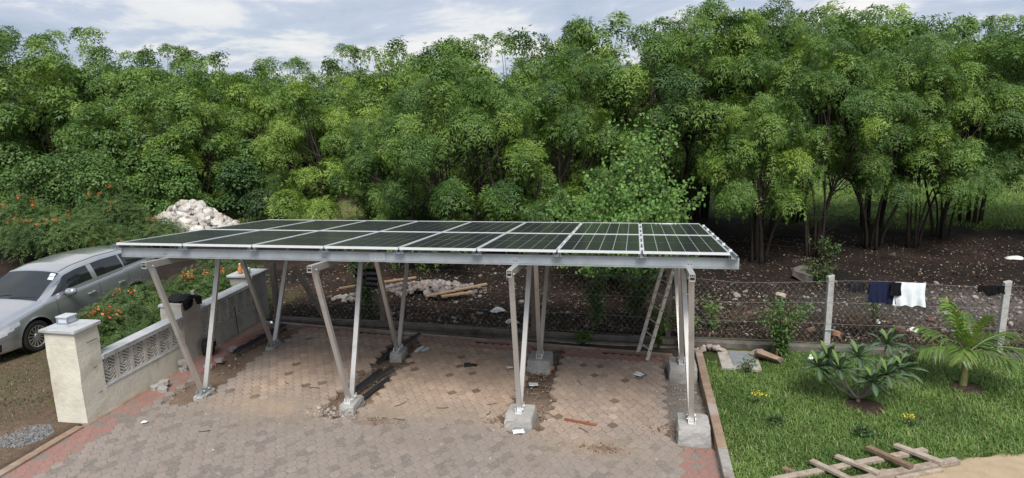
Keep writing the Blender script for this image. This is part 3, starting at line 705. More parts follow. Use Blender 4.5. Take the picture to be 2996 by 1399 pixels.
def rosette(nl, L, npair, ll, lw, seed, droop=1.0, spread=(0.15, 1.15)):
    r_ = np.random.default_rng(seed); out = []
    for k in range(nl):
        az = 2.399 * k + r_.normal(0, 0.25); el = spread[0] + (spread[1] - spread[0]) * (k / nl) + r_.normal(0, 0.1)
        v = pinnate(L * r_.uniform(0.75, 1.15), npair, ll, lw, droop * r_.uniform(0.7, 1.3), az, el, r_); v[:, 2] += 0.10 * k / nl; out.append(v)
    return np.concatenate(out)
ROS_NEAR = [rosette(12, 0.50, 6, 0.135, 0.034, s, 1.35) for s in range(5)]
ROS_FAR = [rosette(9, 0.54, 4, 0.185, 0.055, s + 50, 1.4) for s in range(5)]
ROS_FEATHER = [rosette(8, 0.36, 7, 0.075, 0.026, s + 90, 0.7, (0.0, 1.1)) for s in range(4)]
def place(tmpl, pos, nrm, scl, az):
    """instance a template of quads at many places; returns vertices (n*k,3)"""
    a, b, c = basis(nrm); ca, sa = np.cos(az)[:, None], np.sin(az)[:, None]; a2 = a * ca + b * sa; b2 = -a * sa + b * ca
    M_ = np.stack([a2, b2, c], -1) * scl[:, None, None]
    return (np.einsum('nij,kj->nki', M_, tmpl) + pos[:, None]).reshape(-1, 3)
def quads(n): return np.arange(n * 4).reshape(-1, 4)
LEAFC = np.array([(0.07, 0.12, 0.026), (0.100, 0.182, 0.036), (0.200, 0.295, 0.050), (0.042, 0.094, 0.026)])
def tree_meshes(seed, H=7.0, rad=2.8, crown_lo=2.2, stems=4, lobes=40, per=13, near=True, tone=0.5, lean=0.0, spire=0, wood_r=0.075):
    r_ = np.random.default_rng(seed); tm = MB(); cm = MB()
    cz = crown_lo + (H - crown_lo) * 0.42; hz = H - cz
    L = []
    nb = max(9, round(lobes / 4.0)); cent = []
    for k in range(nb):                                   # boughs spread over the crown, kept apart so that shaded gaps stay between them
        best = None
        for _ in range(8):
            u = r_.uniform(-0.9, 0.95) if k > nb * 0.25 else r_.uniform(0.35, 0.95)
            th = r_.uniform(0, 6.283); rr = math.sqrt(max(0.0, 1 - max(u, -0.2) ** 2)) * r_.uniform(0.45, 1.0) ** 0.6 * 0.90
            hh = hz if u > 0 else (cz - crown_lo) * 1.3
            c = np.array((rad * rr * math.cos(th) + lean * (0.5 + 0.5 * u), rad * rr * math.sin(th), cz + hh * u * 0.84))
            dm = min([np.linalg.norm((c - q) * np.array((1, 1, 1.3))) for q in cent] + [9.0])
            if best is None or dm > best[0]: best = (dm, c)
        cent.append(best[1])
    for c in cent:
        Rb = rad * r_.uniform(0.15, 0.30)
        for j in range(r_.integers(3, 7)):
            d = r_.normal(0, 1, 3); d[2] = abs(d[2]) * 0.9 - 0.12; d /= np.linalg.norm(d); p = c + d * Rb * r_.uniform(0.55, 1.0) * np.array((1, 1, 0.72))
            L.append((p[0], p[1], p[2], r_.uniform(0.28, 0.52)))
    for k in range(9):
        a = r_.uniform(0, 6.28); q = r_.uniform(0.1, 0.85); L.append((rad * q * math.cos(a) + lean, rad * q * math.sin(a), cz + hz * math.sqrt(1 - q * q) + r_.uniform(0.15, 0.75), r_.uniform(0.22, 0.36)))
    for k in range(spire): L.append((r_.normal(0, 0.3) + lean, r_.normal(0, 0.3), H + 0.1 + 0.42 * k, 0.42 - 0.05 * k))
    L = np.array(L)
    # stems fan out of one base; every lobe hangs on a limb of the nearest stem
    tips = []
    for s_ in range(stems):
        a = 2 * math.pi * s_ / stems + r_.normal(0, 0.35); out = rad * r_.uniform(0.35, 0.95); top = crown_lo + (H - crown_lo) * r_.uniform(0.45, 0.65)
        t = np.linspace(0, 1, 9); q0_ = r_.uniform(0.05, 0.42); bx = q0_ * math.cos(a + 0.4); by = q0_ * math.sin(a + 0.4)
        pts = np.stack([bx + (out * math.cos(a) + lean * 0.5) * t ** 1.8 + 0.24 * np.sin(t * 5 + s_ * 1.7) * t, by + out * math.sin(a) * t ** 1.8 + 0.24 * np.cos(t * 4.5 + s_ * 2.3) * t, -0.15 + (top + 0.15) * t], 1)
        r0 = wood_r * r_.uniform(0.75, 1.2)
        tm.tube(pts, r0 * (1 - 0.72 * t) + 0.004, 7); tips.append(pts)
    for x, y, z, rr in L:
        best = min(range(stems), key=lambda i: np.hypot(tips[i][-1, 0] - x, tips[i][-1, 1] - y)); P_ = tips[best]
        st_ = P_[r_.integers(4, 9)]; d = np.array((x, y, z - 0.1)) - st_; t = np.linspace(0, 1, 5)[:, None]
        pts = st_ + d * t + np.array((0, 0, 1)) * (0.18 * np.linalg.norm(d) * np.sin(t * math.pi)) * (-0.5) + r_.normal(0, 0.03, (5, 3)) * np.sin(t * math.pi)
        tm.tube(pts, np.linspace(0.026, 0.007, 5), 4, caps=False)
    for k in range(26 if near else 0):
        P_ = tips[r_.integers(0, stems)]; st_ = P_[r_.integers(2, 6)]; a = r_.uniform(0, 6.28); L_ = r_.uniform(0.7, 1.7); t = np.linspace(0, 1, 6)[:, None]
        tm.tube(st_ + L_ * t * np.array((math.cos(a), math.sin(a), r_.uniform(-0.1, 0.7))) + r_.normal(0, 0.05, (6, 3)) * t, np.linspace(0.011, 0.003, 6), 3, caps=False)
    T = ROS_NEAR if near else ROS_FAR
    allp = []; alln = []; alls = []; allc = []
    lobe_tone = r_.normal(0, 0.22, len(L))
    for li, (x, y, z, rr) in enumerate(L):
        k = max(3, int(per * 0.72 * (rr / 0.45) ** 1.6))
        d = r_.normal(0, 1, (k, 3)); d /= np.linalg.norm(d, axis=1, keepdims=True); d[:, 2] = np.abs(d[:, 2]) * 1.1 - 0.42; d /= np.linalg.norm(d, axis=1, keepdims=True)
        rad_ = rr * r_.uniform(0.55, 1.0, k)[:, None]
        allp.append(np.array((x, y, z)) + d * rad_ * np.array((0.95, 0.95, 0.92))); n_ = d * 0.9 + np.array((0, 0, 0.6)); alln.append(n_)
        alls.append(r_.uniform(0.95, 1.40, k))
        tt = np.clip(tone + lobe_tone[li] + r_.normal(0, 0.10, k) , 0, 1)
        allc.append(tt)
    allp = np.concatenate(allp); alln = np.concatenate(alln); alls = np.concatenate(alls); allc = np.concatenate(allc)
    which = r_.integers(0, len(T), len(allp)); az = r_.uniform(0, 6.28, len(allp))
    for w in range(len(T)):
        q = which == w
        if not q.any(): continue
        v = place(T[w], allp[q], alln[q], alls[q], az[q]); nv = len(T[w])
        c = np.where(allc[q][:, None] < 0.5, lerp(LEAFC[3], LEAFC[1], (allc[q] * 2)[:, None]), lerp(LEAFC[1], LEAFC[2], (allc[q] * 2 - 1)[:, None]))
        c = np.repeat(c, nv // 4, 0) * r_.uniform(0.85, 1.15, (len(c) * (nv // 4), 1)); c = np.repeat(c, 4, 0)
        cm.add(v, quads(len(v) // 4), np.clip(c, 0.005, 0.5))
    return tm.mesh('trunk', m_bark, True), cm.mesh('crown', m_leaf)
# meshes shared between trees
TV = {}
TV['n0'] = tree_meshes(101, 6.0, 3.0, 0.2, 5, 108, 7, True, 0.42)
TV['n1'] = tree_meshes(102, 6.9, 2.7, 2.3, 7, 80, 6, True, 0.52, wood_r=0.05)
TV['n2'] = tree_meshes(103, 7.2, 2.9, 2.3, 7, 86, 6, True, 0.46, wood_r=0.05)
TV['n3'] = tree_meshes(104, 4.8, 2.1, 1.9, 5, 48, 7, True, 0.58)
TV['n4'] = tree_meshes(105, 6.0, 2.6, 1.4, 4, 80, 7, True, 0.74)
TV['m0'] = tree_meshes(111, 7.2, 3.0, 0.6, 4, 98, 7, False, 0.60)
TV['m1'] = tree_meshes(112, 7.5, 2.7, 0.3, 4, 90, 7, False, 0.72)
TV['m2'] = tree_meshes(113, 7.0, 3.2, 0.2, 4, 104, 7, False, 0.50)
TV['m3'] = tree_meshes(114, 7.0, 2.3, 1.0, 3, 80, 7, False, 0.58, spire=2)
TV['m4'] = tree_meshes(115, 7.2, 3.0, 2.5, 6, 84, 7, False, 0.48)
def gnd(x, y): return float(ground_z(np.array(x), np.array(y)))
def tree(kind, x, y, h, rz, label, group, wide=1.0, name='neem_tree'):
    H0 = {'n0': 6.0, 'n1': 6.9, 'n2': 7.2, 'n3': 4.8, 'n4': 6.0, 'm0': 7.2, 'm1': 7.5, 'm2': 7.0, 'm3': 7.7, 'm4': 7.2}[kind]
    t = thing(name, label, 'tree', (x, y, gnd(x, y)), group, local=True, rz=rz)
    s_ = h / (H0 + 0.75); t.scale = (s_ * wide, s_ * wide, s_)
    for nm, me in zip(('trunk', 'crown'), TV[kind]): link(nm, me, t)
    return t
NEAR_T = [
    ('n0', 2.9, 10.2, 5.9, 0.4, 1.0, 'bushy neem tree with dark low hanging foliage right behind the middle of the panels'),
    ('n4', -2.7, 13.0, 5.7, 1.9, 1.0, 'yellow green neem tree drooping beside the grassy gap behind the panels'),
    ('n3', 11.4, 10.4, 4.5, 2.2, 0.85, 'small neem tree with a bright hanging tuft standing right of the round leaved shrub'),
    ('n1', 9.4, 13.4, 7.2, 0.2, 1.0, 'tall neem tree rising directly behind the round leaved shrub'),
    ('n2', 12.0, 13.6, 7.2, 3.0, 0.95, 'tall many stemmed neem tree above the wire fence between the shrub and the laundry'),
    ('n1', 14.9, 12.6, 6.3, 4.0, 1.05, 'spreading neem tree with leaning stems behind the navy cloth and white shirt'),
    ('n1', 13.1, 11.3, 6.1, 2.4, 0.85, 'many stemmed neem tree whose thin trunks rise behind the concrete fence post'),
    ('n2', 16.3, 13.0, 5.9, 4.9, 0.85, 'neem tree with thin leaning trunks between the white shirt and the clearing'),
    ('n2', 17.6, 14.6, 6.3, 1.1, 1.0, 'neem tree with bare curved trunks in front of the green clearing'),
    ('n1', 20.6, 14.6, 6.7, 5.1, 1.05, 'neem tree at the right edge overhanging the clearing'),
    ('m3', 6.3, 15.4, 7.7, 0.7, 0.9, 'tallest neem tree with a narrow leafy spire against the sky'),
    ('n0', 0.4, 12.0, 4.9, 2.9, 0.8, 'low neem tree between the yellow green tree and the middle bushy tree'),
    ('n0', 5.6, 12.4, 5.9, 2.6, 0.85, 'dark neem tree filling the shade left of the round leaved shrub'),
]
for k, x, y, h, rz, wd, lb in NEAR_T: tree(k, x, y, h, rz, lb, 'neem trees of the grove near the fence', wd)
ORD = ['first', 'second', 'third', 'fourth', 'fifth', 'sixth', 'seventh', 'eighth', 'ninth', 'tenth', 'eleventh', 'twelfth', 'thirteenth', 'fourteenth', 'fifteenth', 'sixteenth', 'seventeenth', 'eighteenth', 'nineteenth', 'twentieth']
SKY_T = [('m2', -22.5, 20.5, 8.4, 0.3), ('m0', -19.4, 18.5, 8.2, 1.2), ('m2', -20.6, 23.5, 8.6, 2.0), ('m0', -17.3, 22.0, 7.8, 3.0), ('m2', -16.1, 25.0, 7.7, 4.1), ('m1', -13.2, 23.5, 7.3, 5.0), ('m1', -12.0, 27.0, 7.3, 0.9),
         ('m0', -9.6, 27.5, 7.3, 2.3), ('m2', -6.9, 26.5, 7.5, 3.6), ('m1', -3.4, 23.0, 7.5, 4.4), ('m0', -0.6, 22.0, 7.0, 5.3), ('m3', 1.0, 19.0, 7.6, 0.2), ('m0', 3.0, 18.6, 7.3, 1.6), ('m1', 4.8, 18.8, 7.0, 2.7),
         ('m0', 7.7, 18.0, 7.6, 3.9), ('m4', 10.4, 17.8, 7.6, 4.6), ('m4', 13.6, 17.2, 7.7, 5.7), ('m4', 16.0, 16.2, 7.4, 0.8), ('m4', 19.6, 17.0, 7.0, 2.1), ('m4', 23.0, 16.5, 7.3, 3.3)]
for i, (k, x, y, h, rz) in enumerate(sorted(SKY_T, key=lambda t: (t[1] - 7.96) / (t[2] + 9.34))):
    tree(k, x, y, h, rz, 'grove neem tree on the skyline, %s from the left of the skyline trees' % ORD[i], 'skyline trees of the grove')
FILL_T = [('m2', -14.5, 18.6, 6.2, 1.4), ('m0', -11.6, 18.2, 6.4, 2.9), ('m1', -9.2, 21.0, 6.4, 4.2), ('m2', 0.2, 16.0, 6.2, 5.2), ('m1', -5.0, 30.0, 7.0, 0.4), ('m2', 27, 34, 8.2, 1.0), ('m0', 34, 33, 8.4, 2.0), ('m2', 5, 27, 7.2, 3.0), ('m0', 14, 35, 8.4, 4.0), ('m1', 21, 36, 8.6, 5.0), ('m2', -27, 26, 8.5, 5.0), ('m0', -20, 31, 8.0, 5.0)]
for i, (k, x, y, h, rz) in enumerate(sorted(FILL_T, key=lambda t: (t[1] - 7.96) / (t[2] + 9.34))):
    tree(k, x, y, h, rz, 'inner grove neem tree mostly hidden by others, %s such tree from the left' % ORD[i], 'half hidden inner grove trees')

# ---- leafy shrubs, creeper thickets
def leaf_quads(pos, nrm, size, r_, aspect=0.75, hexa=False):
    """simple leaves: folded rhombus/ovate from 2 quads"""
    n = len(pos); a, b, c = basis(nrm); az = r_.uniform(0, 6.28, n)[:, None]; d = a * np.cos(az) + b * np.sin(az); w = np.cross(c, d)
    d = d + c * r_.normal(0.0, 0.25, (n, 1)) - np.array((0, 0, 0.25)); L = (size * r_.uniform(0.7, 1.25, n))[:, None]; W = L * aspect / 2
    P0 = pos; P3 = pos + d * L
    A1 = pos + d * L * 0.28 + w * W * 0.85 + c * L * 0.07; A2 = pos + d * L * 0.68 + w * W * 0.85 + c * L * 0.05
    B1 = pos + d * L * 0.28 - w * W * 0.85 + c * L * 0.07; B2 = pos + d * L * 0.68 - w * W * 0.85 + c * L * 0.05
    v = np.stack([P0, A1, A2, P3, B2, B1], 1).reshape(-1, 3); i = np.arange(n)[:, None] * 6
    return v, np.concatenate([i + np.array([[0, 1, 2, 3]]), i + np.array([[0, 3, 4, 5]])])
def leaf_mass(mb, blobs, n, size, cols, r_, aspect=0.75, up=0.6, shell=(0.72, 1.04)):
    blobs = np.array(blobs, float); wts = blobs[:, 3] ** 2; wts /= wts.sum(); which = r_.choice(len(blobs), n, p=wts)
    B = blobs[which]; d = r_.normal(0, 1, (n, 3)); d[:, 2] = np.where(d[:, 2] < -0.5, -d[:, 2], d[:, 2]); d /= np.linalg.norm(d, axis=1, keepdims=True)
    p = B[:, :3] + d * B[:, 3:4] * r_.uniform(shell[0], shell[1], (n, 1)) * np.stack([np.ones(n), np.ones(n), B[:, 4]], 1)
    p = p + 0.12 * B[:, 3:4] * np.stack([vnoise(p[:, 0], p[:, 2], 3, 1), vnoise(p[:, 1], p[:, 0], 3, 2), vnoise(p[:, 2], p[:, 1], 3, 3)], 1)
    v, f = leaf_quads(p, d + np.array((0, 0, up)) + r_.normal(0, 0.35, (n, 3)), size, r_, aspect)
    t = np.clip(0.5 + 0.55 * vnoise(p[:, 0] * 1.0 + p[:, 2], p[:, 1] + p[:, 2], 1.3, 5) + r_.normal(0, 0.22, n), 0, 1)[:, None]
    c = np.repeat(lerp(cols[0], cols[1], t), 6, 0)
    mb.add(v, f, c)
def blobs_for(r_, rx, ry, h, n):
    o = []
    for k in range(n):
        a = r_.uniform(0, 6.28); q = math.sqrt(r_.random()) * 0.75; z = r_.uniform(0.15, 0.85); rr = min(rx, ry, h) * r_.uniform(0.28, 0.48)
        sh = math.sqrt(max(0.05, 1 - z * z))
        o.append((rx * q * sh * math.cos(a), ry * q * sh * math.sin(a), h * z * 0.85, rr, 0.9))
    return o
def bush(name, label, cat, x, y, rx, ry, h, n, size, cols, seed, group=None, aspect=0.75, stems=7, nb=12, z=None, up=0.6, flowers=0):
    r_ = np.random.default_rng(seed); z = gnd(x, y) if z is None else z
    t = thing(name, label, cat, (x, y, z), group, local=True)
    bl = blobs_for(r_, rx, ry, h, nb); sm = MB(); lm_ = MB()
    for b in bl[:max(stems, 1)]:
        u = np.linspace(0, 1, 5)[:, None]; pts = np.array((r_.normal(0, 0.08), r_.normal(0, 0.08), -0.1)) * (1 - u) + np.array(b[:3]) * u + r_.normal(0, 0.04, (5, 3)); sm.tube(pts, np.linspace(0.022, 0.006, 5), 5, caps=False)
    sm.obj('stem', m_twig, t, True)
    leaf_mass(lm_, bl, n, size, cols, r_, aspect, up); lm_.obj('foliage', m_leaf2, t)
    return t
DG, MG, LG = (0.055, 0.110, 0.030), (0.115, 0.20, 0.050), (0.10, 0.17, 0.045)
# round leaved shrub behind the panels
rs = thing('round_leaved_shrub', 'tall pale green shrub with round leaves standing behind the right hand panels', 'shrub', (7.7, 7.6, gnd(7.7, 7.6)), local=True)
r_ = np.random.default_rng(5); sm = MB(); lf = MB()
for k in range(185):
    a = r_.uniform(0, 6.28); rr = 2.05 * math.sqrt(r_.random()); hz = 3.35 * (1 - 0.30 * (rr / 2.05) ** 2) * r_.uniform(0.30, 1.0)
    if k < 22: hz = r_.uniform(3.4, 4.35); rr *= 0.42
    tip = np.array((rr * math.cos(a) + 0.45 * (hz > 3.4), rr * math.sin(a), hz)); u = np.linspace(0, 1, 12)[:, None]
    mid = np.array((rr * 0.35 * math.cos(a), rr * 0.35 * math.sin(a), hz * 0.6)); pts = (1 - u) ** 2 * np.array((0, 0, 0.1)) + 2 * u * (1 - u) * mid + u * u * tip + r_.normal(0, 0.04, (12, 3))
    sm.tube(pts, np.linspace(0.02, 0.004, 12), 4, caps=False)
    n = 105; w = r_.uniform(0.30, 1.0, n) ** 0.8; p = np.stack([np.interp(w, u[:, 0], pts[:, q]) for q in range(3)], 1) + r_.normal(0, 0.075, (n, 3))
    v, f = leaf_quads(p, r_.normal(0, 0.6, (n, 3)) + np.array((math.cos(a) * .4, math.sin(a) * .4 - 0.35, 0.7)), 0.070, r_, 1.0)
    t_ = np.clip(r_.normal(0.5, 0.28, n), 0, 1)[:, None]; lf.add(v, f, np.repeat(lerp((0.060, 0.145, 0.030), (0.170, 0.295, 0.065), t_), 6, 0))
sm.obj('stem', m_twig, rs, True); lf.obj('foliage', m_leaf2, rs)
# creeper covered thickets on the left
for i, (x, y, rx, ry, h, n, sz, cols, lb) in enumerate([
        (-13.0, 14.2, 2.3, 1.6, 3.9, 6500, 0.10, (DG, MG), 'creeper covered thicket behind the orange flower bushes at the left'),
        (-10.6, 15.6, 2.0, 1.4, 3.6, 6000, 0.10, (MG, (0.075, 0.15, 0.035)), 'rounded bright creeper mound draped over bushes behind the limestone pile'),
        (-8.6, 17.4, 1.7, 1.3, 3.0, 4800, 0.10, (DG, (0.06, 0.13, 0.04)), 'creeper covered bush just right of and behind the limestone pile'),
        (-16.2, 15.2, 2.4, 1.8, 3.6, 5200, 0.11, (DG, MG), 'dark thicket at the far left under the tall grove trees'),
        (-11.8, 16.8, 2.2, 1.3, 4.7, 5600, 0.11, (DG, MG), 'tall creeper tower hanging from the trees above the bright mound'),
        (-6.9, 16.6, 1.5, 0.9, 1.5, 3000, 0.09, ((0.03, 0.06, 0.02), (0.055, 0.10, 0.035)), 'low dark green shrubs beside the grassy gap right of the limestone pile'),
        (-14.8, 17.2, 2.4, 1.4, 5.0, 6000, 0.11, (DG, MG), 'tall leafy thicket under the first skyline trees at the left'),
        (-18.6, 16.6, 2.4, 1.6, 4.2, 5000, 0.11, (DG, MG), 'leafy thicket at the left picture edge'),
        (-9.4, 19.0, 1.8, 1.2, 4.2, 4500, 0.11, (DG, MG), 'leafy thicket filling the trees above and behind the limestone pile'),
        (-1.0, 14.5, 1.2, 0.9, 1.3, 2000, 0.08, ((0.03, 0.05, 0.02), (0.06, 0.09, 0.03)), 'low scrub under the drooping tree right of the grassy gap')]):
    bush('creeper_thicket', lb, 'thicket', x, y, rx, ry, h, n, sz, cols, 200 + i, 'thickets at the left of the grove', nb=22)
# orange flowering feathery bushes
m_petal = mat('orange_petal', attr=True, rough=0.6, var=0.1, trans=0.2)
def flower_bush(label, x, y, rx, ry, h, nr, nf, seed, z=None):
    r_ = np.random.default_rng(seed); z = gnd(x, y) if z is None else z
    t = thing('flowering_bush', label, 'bush', (x, y, z), 'orange flowering bushes around the car', local=True); sm = MB(); lf = MB()
    ends = []
    for k in range(nr):
        a = r_.uniform(0, 6.28); q = math.sqrt(r_.random()); tip = np.array((rx * q * math.cos(a), ry * q * math.sin(a), h * (1 - 0.45 * q * q) * r_.uniform(0.35, 1.0)))
        ends.append(tip)
        if k % 4 == 0:
            u = np.linspace(0, 1, 6)[:, None]; pts = u * tip * np.array((1, 1, 0)) * u ** 0.5 + np.array((0, 0, 1)) * tip[2] * u + r_.normal(0, 0.02, (6, 3)); sm.tube(pts, np.linspace(0.013, 0.004, 6), 4, caps=False)
    E_ = np.array(ends); nrm = np.stack([E_[:, 0] / rx * .5, E_[:, 1] / ry * .5, np.full(nr, 0.8)], 1); which = r_.integers(0, 4, nr)
    for w in range(4):
        q = which == w; T = ROS_FEATHER[w]; v = place(T, E_[q], nrm[q], r_.uniform(0.8, 1.2, q.sum()), r_.uniform(0, 6.28, q.sum()))
        c = lerp((0.045, 0.090, 0.024), (0.11, 0.175, 0.045), np.clip(r_.normal(0.45, 0.3, q.sum()), 0, 1)[:, None]); c = np.repeat(c, len(T), 0); lf.add(v, quads(len(v) // 4), c)
    sm.obj('stem', m_twig, t, True); lf.obj('foliage', m_leaf2, t)
    top = E_[np.argsort(-(E_[:, 2] - 0.25 * E_[:, 1] + r_.normal(0, 0.18, nr)))[:nf]]
    for p_ in top:
        fl = MB(); n = 15
        pos = p_ + np.array((0, -0.06, 0.13)) + r_.normal(0, 1, (n, 3)) * np.array((0.045, 0.045, 0.045))
        v, f = leaf_quads(pos, r_.normal(0, 1, (n, 3)), 0.048, r_, 0.85); c = np.repeat(lerp((0.52, 0.095, 0.04), (0.66, 0.24, 0.07), r_.random((n, 1))), 6, 0); fl.add(v, f, c)
        fl.tube([p_, p_ + np.array((0, -0.06, 0.10))], 0.006, 4, (0.12, 0.16, 0.05)); fl.obj('flower_spike', m_petal, t)
    pd = MB()
    for k in range(nf):
        p_ = ends[r_.integers(0, nr)] + np.array((r_.normal(0, .05), -0.1, 0.14)); pd.beam(p_, p_ + np.array((r_.normal(0, .02), 0, -0.10)), 0.016, 0.006)
    pd.obj('seed_pods', mat('pod', (0.22, 0.30, 0.10), rough=0.6), t)
flower_bush('orange flowering bush between the car door and the gate pillar', -1.75, 1.55, 0.85, 0.8, 1.0, 120, 5, 301)
flower_bush('orange flowering bush beside the car behind the breeze blocks', -1.9, 2.75, 0.95, 0.9, 1.1, 150, 5, 302)
flower_bush('mostly green feathery bush behind the black cloth on the wall', -1.45, 3.9, 0.9, 0.9, 1.05, 150, 3, 303)
flower_bush('green feathery bush with few flowers by the far wall pillar', -1.7, 5.2, 1.0, 0.8, 1.15, 120, 4, 304)
flower_bush('large orange flowering bush at the left edge beyond the car roof', -9.9, 9.2, 1.7, 1.1, 1.75, 260, 9, 305)
flower_bush('orange flowering bush beyond the car bonnet at the far left', -12.0, 10.0, 1.5, 1.0, 1.9, 200, 6, 306)
flower_bush('orange flowering bush in front of the limestone pile', -8.7, 11.7, 1.3, 0.8, 0.95, 170, 6, 307)
flower_bush('low orange flowering bush by the pale lone stone', -8.5, 9.6, 1.0, 0.8, 0.9, 110, 4, 308)
flower_bush('sparse flowering bush on the slope behind the large orange bush', -10.4, 12.2, 1.2, 0.9, 2.0, 150, 5, 309)

# shrubs and weeds along the fence
def twig_shrub(label, x, y, h, spread, nst, leaves, lsz, cols, seed, z=None, name='shrub', bare=0, cat='shrub', group=None):
    r_ = np.random.default_rng(seed); z = gnd(x, y) if z is None else z
    t = thing(name, label, cat, (x, y, z), group, local=True); sm = MB(); lf = MB()
    for k in range(nst + bare):
        a = r_.uniform(0, 6.28); rr = spread * r_.uniform(0.2, 1.0); hh = h * r_.uniform(0.55, 1.0); u = np.linspace(0, 1, 10)[:, None]
        tip = np.array((rr * math.cos(a), rr * math.sin(a) * 0.6, hh)); mid = np.array((rr * .25 * math.cos(a), rr * .2 * math.sin(a), hh * 0.65))
        pts = (1 - u) ** 2 * np.array((0, 0, -0.05)) + 2 * u * (1 - u) * mid + u * u * tip + r_.normal(0, 0.015, (10, 3)); sm.tube(pts, np.linspace(0.010, 0.003, 10), 4, caps=False)
        if k >= nst: continue
        n = leaves; w = r_.uniform(0.12, 1.0, n); p = np.stack([np.interp(w, u[:, 0], pts[:, q]) for q in range(3)], 1) + r_.normal(0, 0.05, (n, 3))
        v, f = leaf_quads(p, r_.normal(0, 0.5, (n, 3)) + np.array((0, -0.2, 0.8)), lsz, r_, 0.6); lf.add(v, f, np.repeat(lerp(cols[0], cols[1], r_.random((n, 1))), 6, 0))
    sm.obj('stem', m_twig, t, True); lf.obj('foliage', m_leaf2, t); return t
twig_shrub('leafy green shrub with pale bare twigs at the fence behind the manhole slab', 10.75, 3.85, 1.25, 0.62, 26, 60, 0.055, ((0.04, 0.10, 0.02), (0.11, 0.20, 0.05)), 401, bare=9)
twig_shrub('climbing weed on the fence post behind the right carport leg', 8.95, 4.10, 1.05, 0.35, 12, 34, 0.085, ((0.06, 0.13, 0.02), (0.13, 0.22, 0.05)), 402, name='weed', cat='weed')
twig_shrub('weed beside the ladder foot at the fence', 8.45, 4.12, 0.95, 0.25, 8, 30, 0.085, ((0.06, 0.13, 0.02), (0.12, 0.21, 0.05)), 403, name='weed', cat='weed')
twig_shrub('leafy sapling on the fence left of the ladder', 7.2, 4.75, 1.55, 0.42, 14, 40, 0.085, ((0.04, 0.10, 0.02), (0.10, 0.18, 0.045)), 404, name='sapling', cat='sapling')
twig_shrub('leafy branches hanging over the fence behind the ladder', 8.0, 5.2, 1.75, 0.95, 20, 46, 0.09, ((0.03, 0.08, 0.02), (0.08, 0.15, 0.04)), 405, name='sapling', cat='sapling')
twig_shrub('low weed growing at the fence kerb between rear carport legs', 6.95, 4.12, 0.22, 0.25, 12, 22, 0.06, ((0.06, 0.13, 0.02), (0.12, 0.2, 0.05)), 406, name='weed', cat='weed')
twig_shrub('dark leafy sapling at the fence behind the second front leg', 2.05, 4.95, 1.45, 0.42, 16, 44, 0.09, ((0.035, 0.09, 0.02), (0.09, 0.16, 0.04)), 407, name='sapling', cat='sapling')
twig_shrub('leafy branches above the plank behind the second carport frame', 1.5, 5.9, 1.6, 0.6, 14, 36, 0.09, ((0.03, 0.075, 0.02), (0.07, 0.13, 0.035)), 408, name='sapling', cat='sapling')
twig_shrub('thin sapling with a bare stem behind the navy cloth', 12.75, 5.1, 1.2, 0.25, 5, 26, 0.07, ((0.05, 0.10, 0.02), (0.1, 0.16, 0.05)), 409, name='sapling', cat='sapling', bare=3)
twig_shrub('small green sapling on the rubble behind the fence left of the laundry', 9.6, 4.9, 0.75, 0.3, 9, 24, 0.07, ((0.06, 0.14, 0.02), (0.13, 0.22, 0.05)), 410, name='sapling', cat='sapling')
twig_shrub('dry grey twig heap at the fence right of the concrete post', 12.5, 4.9, 0.6, 0.9, 3, 8, 0.05, ((0.06, 0.10, 0.03), (0.1, 0.14, 0.05)), 411, name='twig_heap', cat='twigs', bare=40)
twig_shrub('dry twig heap behind the fence above the manhole slab', 10.0, 5.1, 0.55, 0.8, 3, 10, 0.05, ((0.06, 0.10, 0.03), (0.1, 0.14, 0.05)), 412, name='twig_heap', cat='twigs', bare=34)
twig_shrub('low shrub on the dark soil under the right grove trees', 13.1, 10.2, 0.9, 0.6, 12, 26, 0.08, ((0.04, 0.08, 0.025), (0.08, 0.13, 0.04)), 413)
twig_shrub('low leafy plant behind the first black shorts', 12.5, 8.3, 0.6, 0.5, 12, 24, 0.08, ((0.04, 0.08, 0.025), (0.09, 0.14, 0.04)), 414)
twig_shrub('small plant in the grass beside the manhole slab', 9.98, 2.95, 0.30, 0.15, 8, 16, 0.05, ((0.05, 0.10, 0.025), (0.10, 0.17, 0.05)), 415, name='small_plant', cat='plant')
for i, (x, y, s_, lb) in enumerate([(9.95, 1.62, 1.0, 'yellow flowered small plant near the lawn kerb'), (12.06, 1.18, 0.9, 'yellow flowered small plant near the right of the lawn')]):
    t = twig_shrub(lb, x, y, 0.20 * s_, 0.16, 7, 14, 0.04, ((0.05, 0.10, 0.025), (0.10, 0.17, 0.05)), 430 + i, name='small_plant', cat='plant', group='yellow flowered plants in the lawn')
    r_ = np.random.default_rng(440 + i); n = int(40 * s_); fl = MB(); p = r_.normal(0, 1, (n, 3)) * np.array((0.065, 0.040, 0.02)) + np.array((0, 0, 0.20 * s_))
    v, f = leaf_quads(p, r_.normal(0, .4, (n, 3)) + np.array((0, 0, 1)), 0.032, r_, 0.6); fl.add(v, f, np.repeat(lerp((0.62, 0.48, 0.02), (0.75, 0.62, 0.05), r_.random((n, 1))), 6, 0)); fl.obj('flowers', m_petal, t)['kind'] = 'stuff'
for i, (x, y, h, lb) in enumerate([(11.3, 0.75, 0.18, 'small dark green plant in the middle of the lawn'), (10.1, 0.95, 0.14, 'tiny plant below the first yellow flowers'), (12.9, 3.7, 0.5, 'dark bushy plant between the frangipani and the palm')]):
    twig_shrub(lb, x, y, h, h * 0.8, 14, 18, 0.05, ((0.03, 0.075, 0.02), (0.07, 0.13, 0.035)), 450 + i, name='small_plant', cat='plant')
